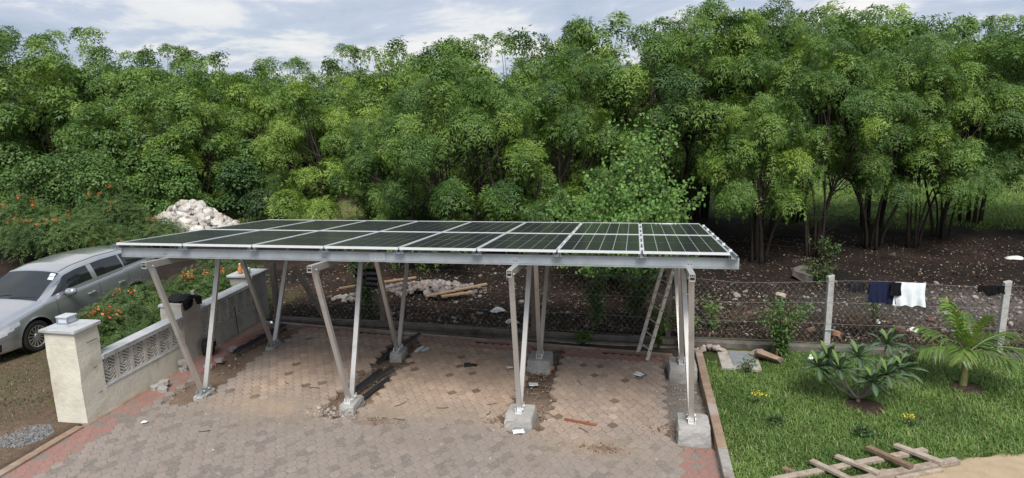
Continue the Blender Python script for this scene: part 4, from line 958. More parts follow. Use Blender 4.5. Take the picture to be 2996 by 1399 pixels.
# yellow-green strap leaves behind the gate pillar
sp_ = MB()
for k in range(9):
    a = rng.uniform(0, 6.28); L = rng.uniform(0.25, 0.6); u = np.linspace(0, 1, 6); pts = np.stack([math.cos(a) * 0.22 * u ** 1.5, math.sin(a) * 0.22 * u ** 1.5, L * u], 1) + np.array((-0.95, -0.55, 0))
    w = np.array((-math.sin(a), math.cos(a), 0)) * 0.025; wd = np.sin(np.clip(u + 0.15, 0, 1) * math.pi)[:, None]
    v = np.concatenate([pts - w * wd, pts + w * wd]); sp_.add(v, np.array([(i, i + 1, i + 7, i + 6) for i in range(5)]), lerp((0.16, 0.20, 0.03), (0.25, 0.28, 0.05), rng.random()))
tag(sp_.obj('strap_leaf_plant', m_leaf2), 'yellow green strap leaved plant sprouting behind the gate pillar', 'plant')

# ---- frangipani
fg = thing('frangipani', 'young frangipani with rosettes of long dark leaves in a ring of bare soil', 'frangipani', (11.56, 1.94, -0.24), local=True)
m_frl = mat('frangipani_leaf', attr=True, rough=0.5, var=0.1, scale=6, spec=0.25, trans=0.08)
def strap_leaf(mb, o, d, up, L, W, colr, r_):
    d = d / np.linalg.norm(d); s = np.cross(d, up); s /= np.linalg.norm(s) + 1e-9; n = np.cross(s, d)
    u = np.array([0, 0.2, 0.45, 0.7, 0.9, 1.0]); wd = np.array([0.12, 0.45, 0.85, 1.0, 0.62, 0.05]) * W / 2
    P = o + d * (L * u)[:, None] - np.array((0, 0, 1)) * (0.30 * L * u ** 2.2)[:, None] * r_.uniform(0.3, 1.1)
    v = np.concatenate([P - s * wd[:, None] + n * 0.018 * (wd / W * 2)[:, None], P, P + s * wd[:, None] + n * 0.018 * (wd / W * 2)[:, None]])
    f = [(i, i + 1, i + 7, i + 6) for i in range(5)] + [(i + 6, i + 7, i + 13, i + 12) for i in range(5)]
    c = np.tile(np.array(colr), (18, 1)); c[6:12] = lerp(c[6:12], (0.16, 0.22, 0.12), 0.6); mb.add(v, np.array(f), c)
r_ = np.random.default_rng(71); wood = MB()
heads = [(-0.62, 0.08, 0.56), (-0.34, -0.08, 0.60), (0.02, 0.22, 0.70), (0.36, -0.12, 0.56), (0.56, 0.55, 0.84), (0.12, -0.22, 0.46), (-0.38, 0.45, 0.58), (0.64, 0.10, 0.58)]
for hx, hy, hz in heads:
    u = np.linspace(0, 1, 7)[:, None]; pts = (1 - u) ** 2 * np.array((0, 0, 0.08)) + 2 * u * (1 - u) * np.array((hx * 0.55, hy * 0.55, hz * 0.35)) + u * u * np.array((hx, hy, hz)); wood.tube(pts, np.linspace(0.024, 0.015, 7), 7)
wood.tube([(0, 0, -0.1), (0, 0, 0.12)], [0.036, 0.03], 8); wood.obj('trunk', mat('frangipani_bark', (0.16, 0.15, 0.12), rough=0.8, var=0.2, scale=15), fg, True)
for hx, hy, hz in heads:
    hd = MB()
    for k in range(19):
        a = 2.399 * k; el = 1.25 - 1.55 * (k / 19); d = np.array((math.cos(a) * math.cos(el), math.sin(a) * math.cos(el), math.sin(el)))
        strap_leaf(hd, np.array((hx, hy, hz)), d, np.array((0, 0, 1.0)), r_.uniform(0.28, 0.40), 0.096, lerp((0.014, 0.042, 0.020), (0.034, 0.080, 0.032), r_.random()) if k > 1 else (0.12, 0.21, 0.04), r_)
    hd.obj('leaf_rosette', m_frl, fg)
wf = MB(); v, f = leaf_quads(np.array((-0.78, -0.05, 0.78)) + r_.normal(0, 0.015, (7, 3)), r_.normal(0, 1, (7, 3)), 0.05, r_, 0.9); wf.add(v, f, (0.75, 0.75, 0.7)); wf.obj('flower', m_petal, fg)
for nm, x, y, r0 in (('frangipani_soil', 11.62, 1.80, 0.36), ('palm_soil', 13.50, 2.75, 0.34)):
    a = np.linspace(0, 6.28, 25)[:-1]; rr = r0 * (1 + 0.16 * np.sin(3 * a) + rng.normal(0, 0.05, 24))
    v = np.concatenate([[(x, y, -0.205)], np.c_[x + 0.6 * rr * np.cos(a), y + 0.6 * rr * np.sin(a), np.full(24, -0.21)], np.c_[x + rr * np.cos(a), y + rr * np.sin(a), np.full(24, -0.25)]])
    f = [np.array([(0, 1 + k, 1 + (k + 1) % 24) for k in range(24)]), np.array([(1 + k, 25 + k, 25 + (k + 1) % 24, 1 + (k + 1) % 24) for k in range(24)])]
    struct(MB().add(v, f, (0.06, 0.042, 0.032)).obj(nm, m_ground, smooth=True), 'patch of dug brown soil in the lawn under the ' + nm.split('_')[0])

# ---- young palm
pm = thing('palm', 'young palm with arching feathered fronds on the lawn by the fence', 'palm', (13.48, 2.85, -0.24), local=True)
r_ = np.random.default_rng(81)
m_frond = mat('palm_frond', attr=True, rough=0.4, var=0.1, scale=5, spec=0.45, trans=0.25)
tk = MB(); z_ = np.linspace(-0.1, 0.62, 9); tk.tube(np.c_[0.03 * z_, 0 * z_, z_], np.interp(z_, [-0.1, 0.05, 0.3, 0.62], [0.07, 0.062, 0.052, 0.040]), 9); tk.obj('trunk', mat('palm_stem', (0.17, 0.17, 0.07), rough=0.6, var=0.3, scale=9), pm, True)
def frond(az, el, L, droop, colr, seed):
    r_ = np.random.default_rng(seed); m = MB(); u = np.linspace(0, 1, 12)
    P = np.stack([L * u * math.cos(el) + 0.10 * L * u ** 2, 0 * u, 0.58 + L * u * math.sin(el) - droop * L * u ** 2.2], 1) @ rotz(az).T
    m.tube(P, np.linspace(0.016, 0.004, 12), 5, lerp(colr, (0.25, 0.28, 0.10), 0.4), caps=False)
    n = 30
    for k in range(n):
        t = 0.16 + 0.82 * k / n; p = np.array([np.interp(t, u, P[:, q]) for q in range(3)]); T = np.array([np.interp(min(t + .03, 1), u, P[:, q]) - np.interp(t - .03, u, P[:, q]) for q in range(3)]); T /= np.linalg.norm(T)
        S = np.cross(T, (0, 0, 1.0)); S /= np.linalg.norm(S) + 1e-9; U = np.cross(S, T)
        for s_ in (-1, 1):
            if r_.random() < 0.07: continue
            d = 0.75 * T + s_ * 0.72 * S + 0.18 * U + r_.normal(0, 0.11, 3); l_ = 0.46 * L * (0.45 + 0.9 * math.sin(math.pi * min(1, t * 0.9 + 0.08))) * 0.62
            d /= np.linalg.norm(d); w = np.cross(d, U); w /= np.linalg.norm(w) + 1e-9; q = np.array([0, 0.35, 0.7, 1.0]); wd = np.array([0.5, 1, 0.8, 0.05]) * 0.016
            X_ = p + d * (l_ * q)[:, None] - np.array((0, 0, 1)) * (0.62 * l_ * q ** 2.0)[:, None]
            m.add(np.concatenate([X_ - w * wd[:, None], X_ + w * wd[:, None]]), np.array([(i, i + 1, i + 5, i + 4) for i in range(3)]), np.clip(lerp(colr, (0.30, 0.26, 0.09), float(r_.random() < 0.08) * 0.7) * r_.uniform(0.7, 1.25), 0, 1))
    return m.obj('frond', m_frond, pm)
for k, (az, el, L, dr, bright) in enumerate([(3.45, 0.55, 1.05, 0.42, 0.5), (2.9, 0.8, 1.10, 0.30, 0.45), (4.2, 0.75, 1.0, 0.55, 0.6), (5.4, 0.55, 0.95, 0.5, 0.4), (6.1, 0.55, 1.10, 0.38, 0.35), (0.25, 0.75, 1.15, 0.35, 0.3), (1.3, 0.95, 1.1, 0.25, 0.4), (2.1, 1.20, 1.2, 0.12, 0.9), (3.4, 1.32, 1.15, 0.06, 1.0), (5.0, 1.25, 1.05, 0.08, 0.9), (0.7, 0.4, 1.1, 0.35, 0.3)]):
    frond(az, el, L * 0.88, dr, lerp((0.045, 0.095, 0.022), (0.16, 0.26, 0.04), bright * 0.8), 600 + k)

# ---- lawn grass
def grass(area, n, hgt, wdt, cols, seed, zf, lean=0.9, keep=None):
    r_ = np.random.default_rng(seed); x = r_.uniform(area[0], area[1], n); y = r_.uniform(area[2], area[3], n)
    if keep is not None: k = keep(x, y); x, y = x[k], y[k]
    n = len(x); z = zf(x, y); a = r_.uniform(0, 6.28, n); h = hgt * r_.uniform(0.45, 1.25, n) * (1 + 0.35 * vnoise(x, y, 1.5, 44)); ln = lean * h * r_.uniform(0.2, 1.1, n)
    d = np.stack([np.cos(a), np.sin(a), 0 * a], 1); s = np.stack([-np.sin(a), np.cos(a), 0 * a], 1) * (wdt * r_.uniform(0.6, 1.3, n) / 2)[:, None]
    o = np.stack([x, y, z - 0.01], 1); m1 = o + d * (ln * 0.35)[:, None] + np.array((0, 0, 1)) * (h * 0.6)[:, None]; tp = o + d * ln[:, None] + np.array((0, 0, 1)) * (h * 0.85)[:, None]
    v = np.stack([o - s, o + s, m1 + s * 0.9, m1 - s * 0.9, tp], 1).reshape(-1, 3); i = np.arange(n)[:, None] * 5
    t = np.clip(0.45 + 0.50 * vnoise(x, y, 0.9, 45) + r_.normal(0, 0.32, n), 0, 1)[:, None]
    c = np.repeat(lerp(cols[0], cols[1], t), 5, 0); dry = r_.random(n) < 0.06; c[np.repeat(dry, 5)] = (0.34, 0.35, 0.18)
    return MB().add(v, [i + np.array([[0, 1, 2, 3]]), i + np.array([[3, 2, 4]])], c)
pex = [p[0] for p in pe[:9]]; pey = [p[1] for p in pe[:9]]
def lawn_keep(x, y):
    k = y > np.interp(x, pex, pey) - 0.03 + 0.05 * np.sin(x * 9)
    k &= ~((x > 9.5) & (x < 10.28) & (y > 3.0)); k &= np.hypot(x - 11.62, y - 1.80) > 0.30; k &= np.hypot(x - 13.5, y - 2.75) > 0.26
    k &= (y < 4.2) & ~((x < 9.6) & (y > 3.35)); k &= ~((x > 10.15) & (x < 10.6) & (y > 3.55))
    return k
stuff(grass((9.27, 17.5, -1.6, 4.2), 125000, 0.075, 0.0095, ((0.070, 0.140, 0.030), (0.215, 0.325, 0.088)), 91, lambda x, y: gz(x), lean=1.5, keep=lawn_keep).obj('lawn_grass', m_leaf2), 'short thick green lawn grass', 'grass')
stuff(grass((12, 27, 14.5, 27), 16000, 0.13, 0.035, ((0.11, 0.18, 0.04), (0.22, 0.31, 0.08)), 92, lambda x, y: ground_z(x, y), keep=lambda x, y: vnoise(x, y, 0.5, 21) + (y - 16.5) * 0.6 + (x - 14) * 0.05 > 0).obj('clearing_grass', m_leaf2), 'green grass of the clearing beyond the right trees', 'grass')
stuff(grass((-9.5, -3.0, 16.2, 22), 5000, 0.12, 0.03, ((0.09, 0.15, 0.035), (0.16, 0.23, 0.06)), 93, lambda x, y: ground_z(x, y), keep=lambda x, y: vnoise(x, y, 0.8, 24) > -0.1 + 0.25 * (x + 5.5)).obj('gap_grass', m_leaf2), 'bright grass in the gap right of the limestone pile', 'grass')
stuff(grass((-6.5, -0.75, -2.4, 3.4), 16000, 0.05, 0.010, ((0.06, 0.09, 0.025), (0.13, 0.16, 0.05)), 94, lambda x, y: ground_z(x, y), keep=lambda x, y: vnoise(x, y, 0.9, 25) + 0.35 * y > -0.15).obj('drive_grass', m_leaf2), 'thin grass on the dirt beside the car', 'grass')

# ================================================================== CAR
m_paint = mat('silver_paint', (0.44, 0.455, 0.485), rough=0.22, metal=0.7, var=0.04, scale=2, spec=0.5, coat=0.7)
m_glass = mat('tinted_glass', (0.012, 0.013, 0.015), rough=0.04, var=0.0, spec=0.6, coat=0.3)
m_screen = mat('windscreen_glass', (0.022, 0.027, 0.03), rough=0.04, var=0.3, scale=1.5, spec=0.4)
m_tyre = mat('tyre_rubber', (0.025, 0.024, 0.023), rough=0.85, var=0.2, scale=20)
m_rim = mat('rim_alloy', (0.55, 0.54, 0.52), rough=0.3, metal=0.7, var=0.08, spec=0.5)
m_trim = mat('black_trim', (0.015, 0.015, 0.016), rough=0.5, var=0.0)
m_chrome = mat('chrome_trim', (0.72, 0.74, 0.76), rough=0.15, metal=0.9, var=0.0)
m_lens = mat('headlight_lens', (0.50, 0.52, 0.55), rough=0.06, var=0.3, scale=9, spec=0.7, coat=0.6)
CX, CY, CZ = -4.50, 0.93, 0.0
car = thing('car', 'silver station wagon with tinted windows parked beyond the white wall', 'car', (CX, CY + 2.4, 0.0))
KU = [0, 0.05, 0.16, 0.40, 0.80, 1.18, 1.30, 1.55, 1.95, 2.30, 3.00, 3.70, 4.20, 4.45, 4.62, 4.72, 4.78]
def ki(v, u): return np.interp(u, KU, v)
K_w = [0.56, 0.66, 0.76, 0.845, 0.878, 0.885, 0.885, 0.885, 0.885, 0.885, 0.885, 0.88, 0.865, 0.845, 0.82, 0.79, 0.72]
K_bot = [0.26, 0.20, 0.18, 0.18, 0.18, 0.19, 0.19, 0.19, 0.19, 0.19, 0.19, 0.20, 0.24, 0.28, 0.33, 0.38, 0.45]
K_belt = [0.58, 0.645, 0.70, 0.775, 0.855, 0.915, 0.925, 0.94, 0.955, 0.97, 1.00, 1.035, 1.06, 1.06, 1.04, 0.99, 0.90]
K_wb = [0.50, 0.60, 0.69, 0.765, 0.80, 0.815, 0.815, 0.815, 0.815, 0.815, 0.815, 0.805, 0.79, 0.775, 0.755, 0.73, 0.66]
K_re = [0.585, 0.655, 0.715, 0.795, 0.885, 0.945, 1.01, 1.165, 1.365, 1.425, 1.465, 1.445, 1.395, 1.34, 1.20, 1.05, 0.92]
K_wr = [0.40, 0.48, 0.56, 0.62, 0.66, 0.69, 0.685, 0.655, 0.605, 0.590, 0.585, 0.575, 0.565, 0.56, 0.60, 0.64, 0.60]
K_rc = [0.60, 0.67, 0.735, 0.820, 0.910, 0.970, 1.035, 1.195, 1.405, 1.475, 1.515, 1.495, 1.440, 1.38, 1.23, 1.07, 0.93]
US = np.unique(np.round(np.concatenate([np.linspace(0, 0.3, 9), np.arange(0.3, 4.5, 0.045), np.linspace(4.5, 4.78, 8)]), 4))
def ring(u):
    w, bt, be, wb, re, wr, rc = (float(ki(k, u)) for k in (K_w, K_bot, K_belt, K_wb, K_re, K_wr, K_rc))
    sk = np.array([(w * 0.955, bt + 0.04), (w * 0.985, bt + 0.16), (w, bt + (be - bt) * 0.5), (w * 0.992, bt + (be - bt) * 0.70), (w * 0.972, bt + (be - bt) * 0.86), (wb + (w - wb) * 0.25, be - 0.012), (wb, be)])
    cl_ = np.concatenate([[0], np.cumsum(np.hypot(*np.diff(sk, axis=0).T))]); tt = np.linspace(0, cl_[-1], 18)
    a = [(0, bt), (w * 0.86, bt)] + [(float(np.interp(t, cl_, sk[:, 0])), float(np.interp(t, cl_, sk[:, 1]))) for t in tt]
    for t in np.linspace(0, 1, 7)[1:]: a.append((wb + (wr - wb) * t + 0.020 * math.sin(t * math.pi) * min(1, (re - be) * 3), be + (re - be) * t))
    for t in np.linspace(0, 1, 7)[1:]: a.append((wr * (1 - t), re + (rc - re) * (1 - (1 - t) ** 2.2)))
    return a
JB = 19                                   # ring index of the belt line; JB+6 is the roof edge
RG = np.array([ring(u) for u in US]); nu, nr = RG.shape[:2]
WHU = (0.95, 3.73); WR_ = 0.375; WZ = 0.325
pu = np.repeat(US[:, None], nr, 1); pv = RG[..., 0].copy(); pz = RG[..., 1].copy()
# snap the wheel arches
side = (np.arange(nr)[None] >= 1) & (np.arange(nr)[None] <= JB)
for wu in WHU:
    d = np.hypot(pu - wu, pz - WZ); q = side & (d < WR_ + 0.028) & (d > WR_ - 0.045)
    k = np.where(q, WR_ / np.maximum(d, 1e-6), 1); pu = np.where(q, wu + (pu - wu) * k, pu); pz = np.where(q, WZ + (pz - WZ) * k, pz); pv = np.where(q, pv + 0.012, pv)
for j_ in range(JB + 1, JB + 6):
    pu[:, j_] += 0.085 * (j_ - JB - 3) * np.exp(-((US - 1.62) / 0.22) ** 2)
    pu[:, j_] -= 0.06 * (j_ - JB - 3) * np.exp(-((US - 4.28) / 0.22) ** 2)
def cls(i, j, s_):
    u = (US[i] + US[i + 1]) / 2; um = pu[i:i + 2, j:j + 2].mean(); z = pz[i:i + 2, j:j + 2].mean()
    if 1 <= j < JB:
        for wu in WHU:
            if math.hypot(um - wu, z - WZ) < WR_: return None
    if JB <= j < JB + 6:
        if JB + 1 <= j < JB + 5:
            for nm, a, b in (('front', 1.62, 2.60), ('rear', 2.72, 3.52), ('quarter', 3.60, 4.28)):
                if a < u < b: return 'side_window_' + nm + s_
        return 'body'
    if j >= JB + 6:
        if 1.22 < u < 1.93: return 'windscreen'
        if 4.47 < u < 4.70: return 'rear_window'
        return 'body'
    if 0.05 < u < 0.60 and 0.52 < z < 0.60 + 0.22 * u and u < 0.18 + (z - 0.50) * 2.6: return 'headlight' + s_
    if 2 <= j and 0.03 < u < 0.22 and 0.25 < z < 0.40: return 'intake' + s_
    if 2 <= j and 1.50 < u < 2.66: return 'door_front' + s_
    if 2 <= j and 2.66 <= u < 3.50: return 'door_rear' + s_
    return 'body'
groups = {}
for sgn, s_ in ((1, '_l'), (-1, '_r')):
    for i in range(nu - 1):
        for j in range(nr - 1):
            c = cls(i, j, s_)
            if c is None: continue
            groups.setdefault(c, []).append((sgn, i, j))
allv = {}
def carpt(sgn, i, j): return (CX + sgn * pv[i, j], CY + pu[i, j], CZ + pz[i, j])
def carmesh(cells):
    idx = {}; V = []; F = []
    def g(s, i, j):
        s2 = 1 if pv[i, j] < 1e-6 else s; k = (s2, i, j)
        if k not in idx: idx[k] = len(V); V.append(carpt(s2, i, j))
        return idx[k]
    for s, i, j in cells:
        f = [g(s, i, j), g(s, i + 1, j), g(s, i + 1, j + 1), g(s, i, j + 1)]
        F.append(f if s > 0 else f[::-1])
    return MB().add(np.array(V), np.array(F))
names = {'body': ('body', m_paint), 'windscreen': ('windscreen', m_screen), 'rear_window': ('rear_window', m_glass)}
parts_car = {}
for c, cells in groups.items():
    base_n = c[:-2] if c.endswith(('_l', '_r')) else c
    if base_n.startswith('side_window'): nm, mm = 'side_window', m_glass
    elif base_n.startswith('door'): nm, mm = 'door', m_paint
    elif base_n == 'headlight': nm, mm = 'headlight', m_lens
    elif base_n == 'intake': nm, mm = 'air_intake', m_trim
    else: nm, mm = names[c]
    parts_car[c] = carmesh(cells).obj(nm, mm, car, True)
# nose and tail closing faces
for i, nm in ((0, 'bumper'), (nu - 1, 'tailgate')):
    pts = [carpt(1, i, j) for j in range(nr)] + [carpt(-1, i, j) for j in range(nr - 2, 0, -1)]
    MB().add(np.array(pts), np.arange(len(pts))[None]).obj(nm, m_paint, car)
MB().box((CX, CY + 0.010, 0.52), (0.62, 0.03, 0.12)).obj('grille', m_trim, car); MB().box((CX, CY + 0.012, 0.30), (0.9, 0.03, 0.10)).obj('grille', m_trim, car)
for s_ in (-1, 1): MB().tube([(CX + s_ * 0.69, CY + 0.085, 0.34), (CX + s_ * 0.70, CY + 0.055, 0.34)], 0.05, 12).obj('fog_lamp', m_lens, car)
# dark raised lines for the shade in the panel gaps, belt chrome, handles
def sidecurve(u, z, off=0.004):
    i = int(np.clip(np.searchsorted(US, u), 1, nu - 1)); R0 = ring(u); zs = [p[1] for p in R0[2:JB + 6]]; vs_ = [p[0] for p in R0[2:JB + 6]]; return (CX + float(np.interp(z, zs, vs_)) + off, CY + u, z)
for u0, du in ((1.50, 0.0), (2.66, 0.03), (3.50, 0.10)):
    p = [sidecurve(u0 + du * t + (0.05 * max(0, t - .6) if u0 < 2 else 0), 0.25 + t * (float(ki(K_belt, u0)) - 0.25), 0.0015) for t in np.linspace(0, 1, 14)]; MB().tube(p, 0.004, 4).obj('door_gap_shade', m_trim, car)
for s_ in (1,):
    p = [(lambda r: (CX + r[JB][0] + 0.004, CY + u, r[JB][1] + 0.002))(ring(u)) for u in np.linspace(1.50, 4.32, 30)]; MB().tube(p, 0.009, 5).obj('belt_trim', m_chrome, car)
    p = [(lambda r: (CX + r[JB + 5][0] + 0.006, CY + u, r[JB + 5][1]))(ring(u)) for u in np.linspace(1.62, 4.30, 30)]; MB().tube(p, 0.007, 5).obj('window_trim', m_chrome, car)
    p = [(lambda r: (CX + r[JB + 6][0] - 0.03, CY + u, r[JB + 6][1] + 0.010))(ring(u)) for u in np.linspace(1.95, 4.35, 30)]; MB().tube(p, 0.005, 5).obj('roof_gutter', m_trim, car)
for nm, u0 in (('door_front_l', 2.42), ('door_rear_l', 3.33)):
    c = np.array(sidecurve(u0, 0.80, 0.022)); MB().tube([c + (-0.012, -0.10, 0), c + (0.008, -0.08, 0.002), c + (0.008, 0.08, 0.006), c + (-0.012, 0.10, 0.006)], 0.014, 8).obj('door_handle', m_chrome, parts_car[nm])
mir = MB(); c = np.array((CX + 0.965, CY + 1.78, 1.00))
a = np.linspace(0, math.pi, 8); 
for k in range(1):
    uu, vv = np.meshgrid(np.linspace(0, 2 * math.pi, 17)[:-1], np.linspace(-1, 1, 9)); rr = (1 - np.abs(vv) ** 3.5) ** 0.4
    v = np.stack([c[0] + 0.125 * vv, c[1] + 0.075 * rr * np.cos(uu), c[2] + 0.078 * rr * np.sin(uu)], -1).reshape(-1, 3); f = [(i * 16 + j, i * 16 + (j + 1) % 16, (i + 1) * 16 + (j + 1) % 16, (i + 1) * 16 + j) for i in range(8) for j in range(16)]; mir.add(v, np.array(f))
mir = mir.obj('wing_mirror', m_paint, car, True); MB().box(c + (-0.12, 0.01, -0.05), (0.14, 0.05, 0.04)).obj('mirror_stalk', m_trim, mir)
v = np.array([(CX, CY + 3.95, 1.50), (CX, CY + 4.13, 1.475), (CX, CY + 4.12, 1.57), (CX - 0.012, CY + 4.08, 1.49), (CX + 0.012, CY + 4.08, 1.49)])
MB().add(v, np.array([(0, 3, 2), (0, 2, 4), (3, 1, 2), (1, 4, 2)])).obj('roof_fin', m_trim, car)
for k, (x, t) in enumerate(((0.47, 0.83), (0.505, 0.70))):
    u = 1.22 + 0.71 * t; r_1 = ring(u); z1 = float(np.interp(x, [p[0] for p in r_1[JB + 6:]][::-1], [p[1] for p in r_1[JB + 6:]][::-1])); r_2 = ring(u + 0.08); z2 = float(np.interp(x, [p[0] for p in r_2[JB + 6:]][::-1], [p[1] for p in r_2[JB + 6:]][::-1]))
    MB().add(np.array([(CX + x, CY + u, z1 + .006), (CX + x + 0.12, CY + u, z1 - .010), (CX + x + 0.10, CY + u + 0.08, z2 - .010), (CX + x - 0.02, CY + u + 0.08, z2 + .006)]), np.array([(0, 1, 2, 3)])).obj('sticker', mat('sticker_pale', (0.55, 0.68, 0.66), rough=0.4, var=0.2, scale=30), parts_car['windscreen'])
for p0, p1 in (((-0.55, 1.225), (0.02, 1.30)), ((0.05, 1.22), (0.58, 1.285))):
    pts = [(CX + x, CY + u, float(ki(K_rc, u)) + 0.005 - 0.03 * (x / 0.65) ** 2) for x, u in zip(np.linspace(p0[0], p1[0], 5), np.linspace(p0[1], p1[1], 5))]; MB().tube(pts, 0.010, 5).obj('wiper', m_trim, car)
def lathe(prof, c, axis_sgn, n=40):
    prof = np.array(prof); an = np.linspace(0, 2 * math.pi, n, endpoint=False)
    v = np.stack([c[0] + axis_sgn * prof[:, None, 1] + 0 * an, c[1] + prof[:, None, 0] * np.cos(an), c[2] + prof[:, None, 0] * np.sin(an)], -1); k = len(prof)
    f = [(i * n + j, i * n + (j + 1) % n, (i + 1) * n + (j + 1) % n, (i + 1) * n + j) for i in range(k - 1) for j in range(n)]; return v.reshape(-1, 3), np.array(f)
for wu in WHU:
    for s_ in (-1, 1):
        c = np.array((CX + s_ * 0.80, CY + wu, 0.318))
        v, f = lathe([(0.222, -0.06), (0.225, 0.045), (0.240, 0.058), (0.285, 0.062), (0.306, 0.048), (0.318, 0.02), (0.318, -0.10), (0.30, -0.12)], c, s_); wh = MB().add(v, f).obj('wheel', m_tyre, car, True)
        v, f = lathe([(0.224, 0.048), (0.212, 0.050), (0.208, 0.02), (0.205, -0.05), (0.03, -0.055)], c, s_); MB().add(v, f).obj('rim', mat('rim_shadow', (0.10, 0.10, 0.10), rough=0.6, metal=0.5, var=0), wh, True)
        sp = MB()
        for k in range(15):
            a = 2 * math.pi * k / 15; d = np.array((0, math.cos(a), math.sin(a))); o_ = np.array((s_ * 0.032, 0, 0)); o2 = np.array((s_ * 0.045, 0, 0))
            sp.beam(c + o_ + d * 0.045, c + o2 + d * 0.214, 0.020, 0.014, up=(s_, 0, 0))
        v, f = lathe([(0.218, 0.050), (0.206, 0.053), (0.200, 0.045)], c, s_); sp.add(v, f); v, f = lathe([(0.065, 0.030), (0.055, 0.044), (0.0, 0.046)], c, s_, 20); sp.add(v, f); sp.obj('spokes', m_rim, wh)
        v, f = lathe([(0.372, 0.05), (0.372, -0.22), (0.02, -0.22)], np.array((CX + s_ * 0.80, CY + wu, 0.325)), s_); MB().add(v, f).obj('wheel_well', m_trim, car)

# ================================================================== FENCE
m_post = mat('post_concrete', (0.40, 0.395, 0.385), rough=0.92, var=0.18, scale=9, bump=0.4, bscale=40, spec=0.15, stain=(0.24, 0.22, 0.20), stain_scale=4, stain_lo=0.5, stain_hi=0.75)
m_post_d = mat('post_concrete_dark', (0.20, 0.175, 0.15), rough=0.95, var=0.25, scale=9, bump=0.4, bscale=40, spec=0.1)
m_wire = mat('fence_wire', (0.30, 0.28, 0.26), rough=0.55, metal=0.5, var=0.2, scale=10)
fence = thing('wire_fence', 'rusty chain link fence on concrete posts behind the yard and lawn', 'fence', (7.5, 4.38, -0.1))
FY = 4.40
posts = [(0.10, 1.30, m_post_d), (2.58, 1.42, m_post_d), (5.9, 1.36, m_post_d), (8.66, 1.36, m_post_d), (11.68, 1.29, m_post), (14.72, 1.25, m_post), (17.8, 1.25, m_post), (20.9, 1.25, m_post)]
for k, (x, zt, mm) in enumerate(posts):
    b = MB(); lean_ = 0.015 * ((k % 3) - 1); w = 0.055
    v = np.array([(x - w, FY - w, -0.4), (x + w, FY - w, -0.4), (x + w, FY + w, -0.4), (x - w, FY + w, -0.4), (x - w + lean_, FY - w, zt - 0.05), (x + w + lean_, FY - w, zt), (x + w + lean_, FY + w, zt - 0.01), (x - w + lean_, FY + w, zt - 0.04)]) + rng.normal(0, 0.003, (8, 3))
    b.add(v, np.array([(4, 5, 6, 7), (0, 1, 5, 4), (1, 2, 6, 5), (2, 3, 7, 6), (3, 0, 4, 7)])); b.obj('post', mm, fence, bevel=0.008)
b = MB(); b.beam((0.55, FY + 0.08, 1.20), (1.28, FY + 0.06, -0.1), 0.10, 0.10); b.obj('brace', m_post_d, fence, bevel=0.01)
def topz(x): return np.interp(x, [0, 2.6, 5.9, 8.7, 9.9, 11.7, 14.7, 21], [1.18, 1.22, 1.17, 1.18, 1.10, 1.17, 1.15, 1.15]) + 0.015 * np.sin(np.asarray(x) * 2.1)
def botz(x): return np.interp(x, [0, 4, 8, 11, 21], [0.05, 0.0, -0.08, -0.1, -0.12])
for k, fr_ in enumerate((1.0, 0.66, 0.33, 0.02)):
    x = np.linspace(0.1, 20.9, 120); z = botz(x) + (topz(x) - botz(x)) * fr_ + 0.012 * np.sin(x * 1.7 + k); MB().tube(np.c_[x, np.full(120, FY - 0.06) + 0.01 * np.sin(x * 3), z], 0.0024, 3, caps=False).obj('line_wire', m_wire, fence)
wm = MB(); cw, chh = 0.115, 0.075
nst = int(20.8 / (cw / 2)); 
for k in range(nst):
    x0 = 0.1 + k * cw / 2; zt, zb = float(topz(x0)), float(botz(x0)); n = int((zt - zb) / chh) + 1
    i = np.arange(n + 1); x = x0 + (cw / 4) * np.where((i + 0) % 2 == 0, -1, 1) * (1 if k % 2 == 0 else -1) ; x = x + 0.012 * vnoise(x, i * chh, 2.0, 61); z = zb + (zt - zb) * i / n; yv = FY - 0.058 + 0.03 * vnoise(x, z, 1.2, 62) + (0.002 if k % 2 else -0.002)
    wm.tube(np.c_[x, yv, z + 0.01 * vnoise(x, z, 2.5, 63)], 0.0019, 3, caps=False)
o = wm.obj('wire_mesh', m_wire, fence); o['kind'] = 'stuff'
cl = MB(); cl.tube([(11.62, FY - 0.07, 0.19), (11.78, FY - 0.09, 0.20)], [0.012, 0.008], 6); cl.tube([(11.70, FY - 0.065, 0.195), (11.72, FY - 0.065, 0.13)], 0.006, 5); tag(cl.obj('rope_end', mat('blue_rope', (0.25, 0.42, 0.55), rough=0.7)), 'knotted end of pale blue rope tied round the fence post', 'rope')

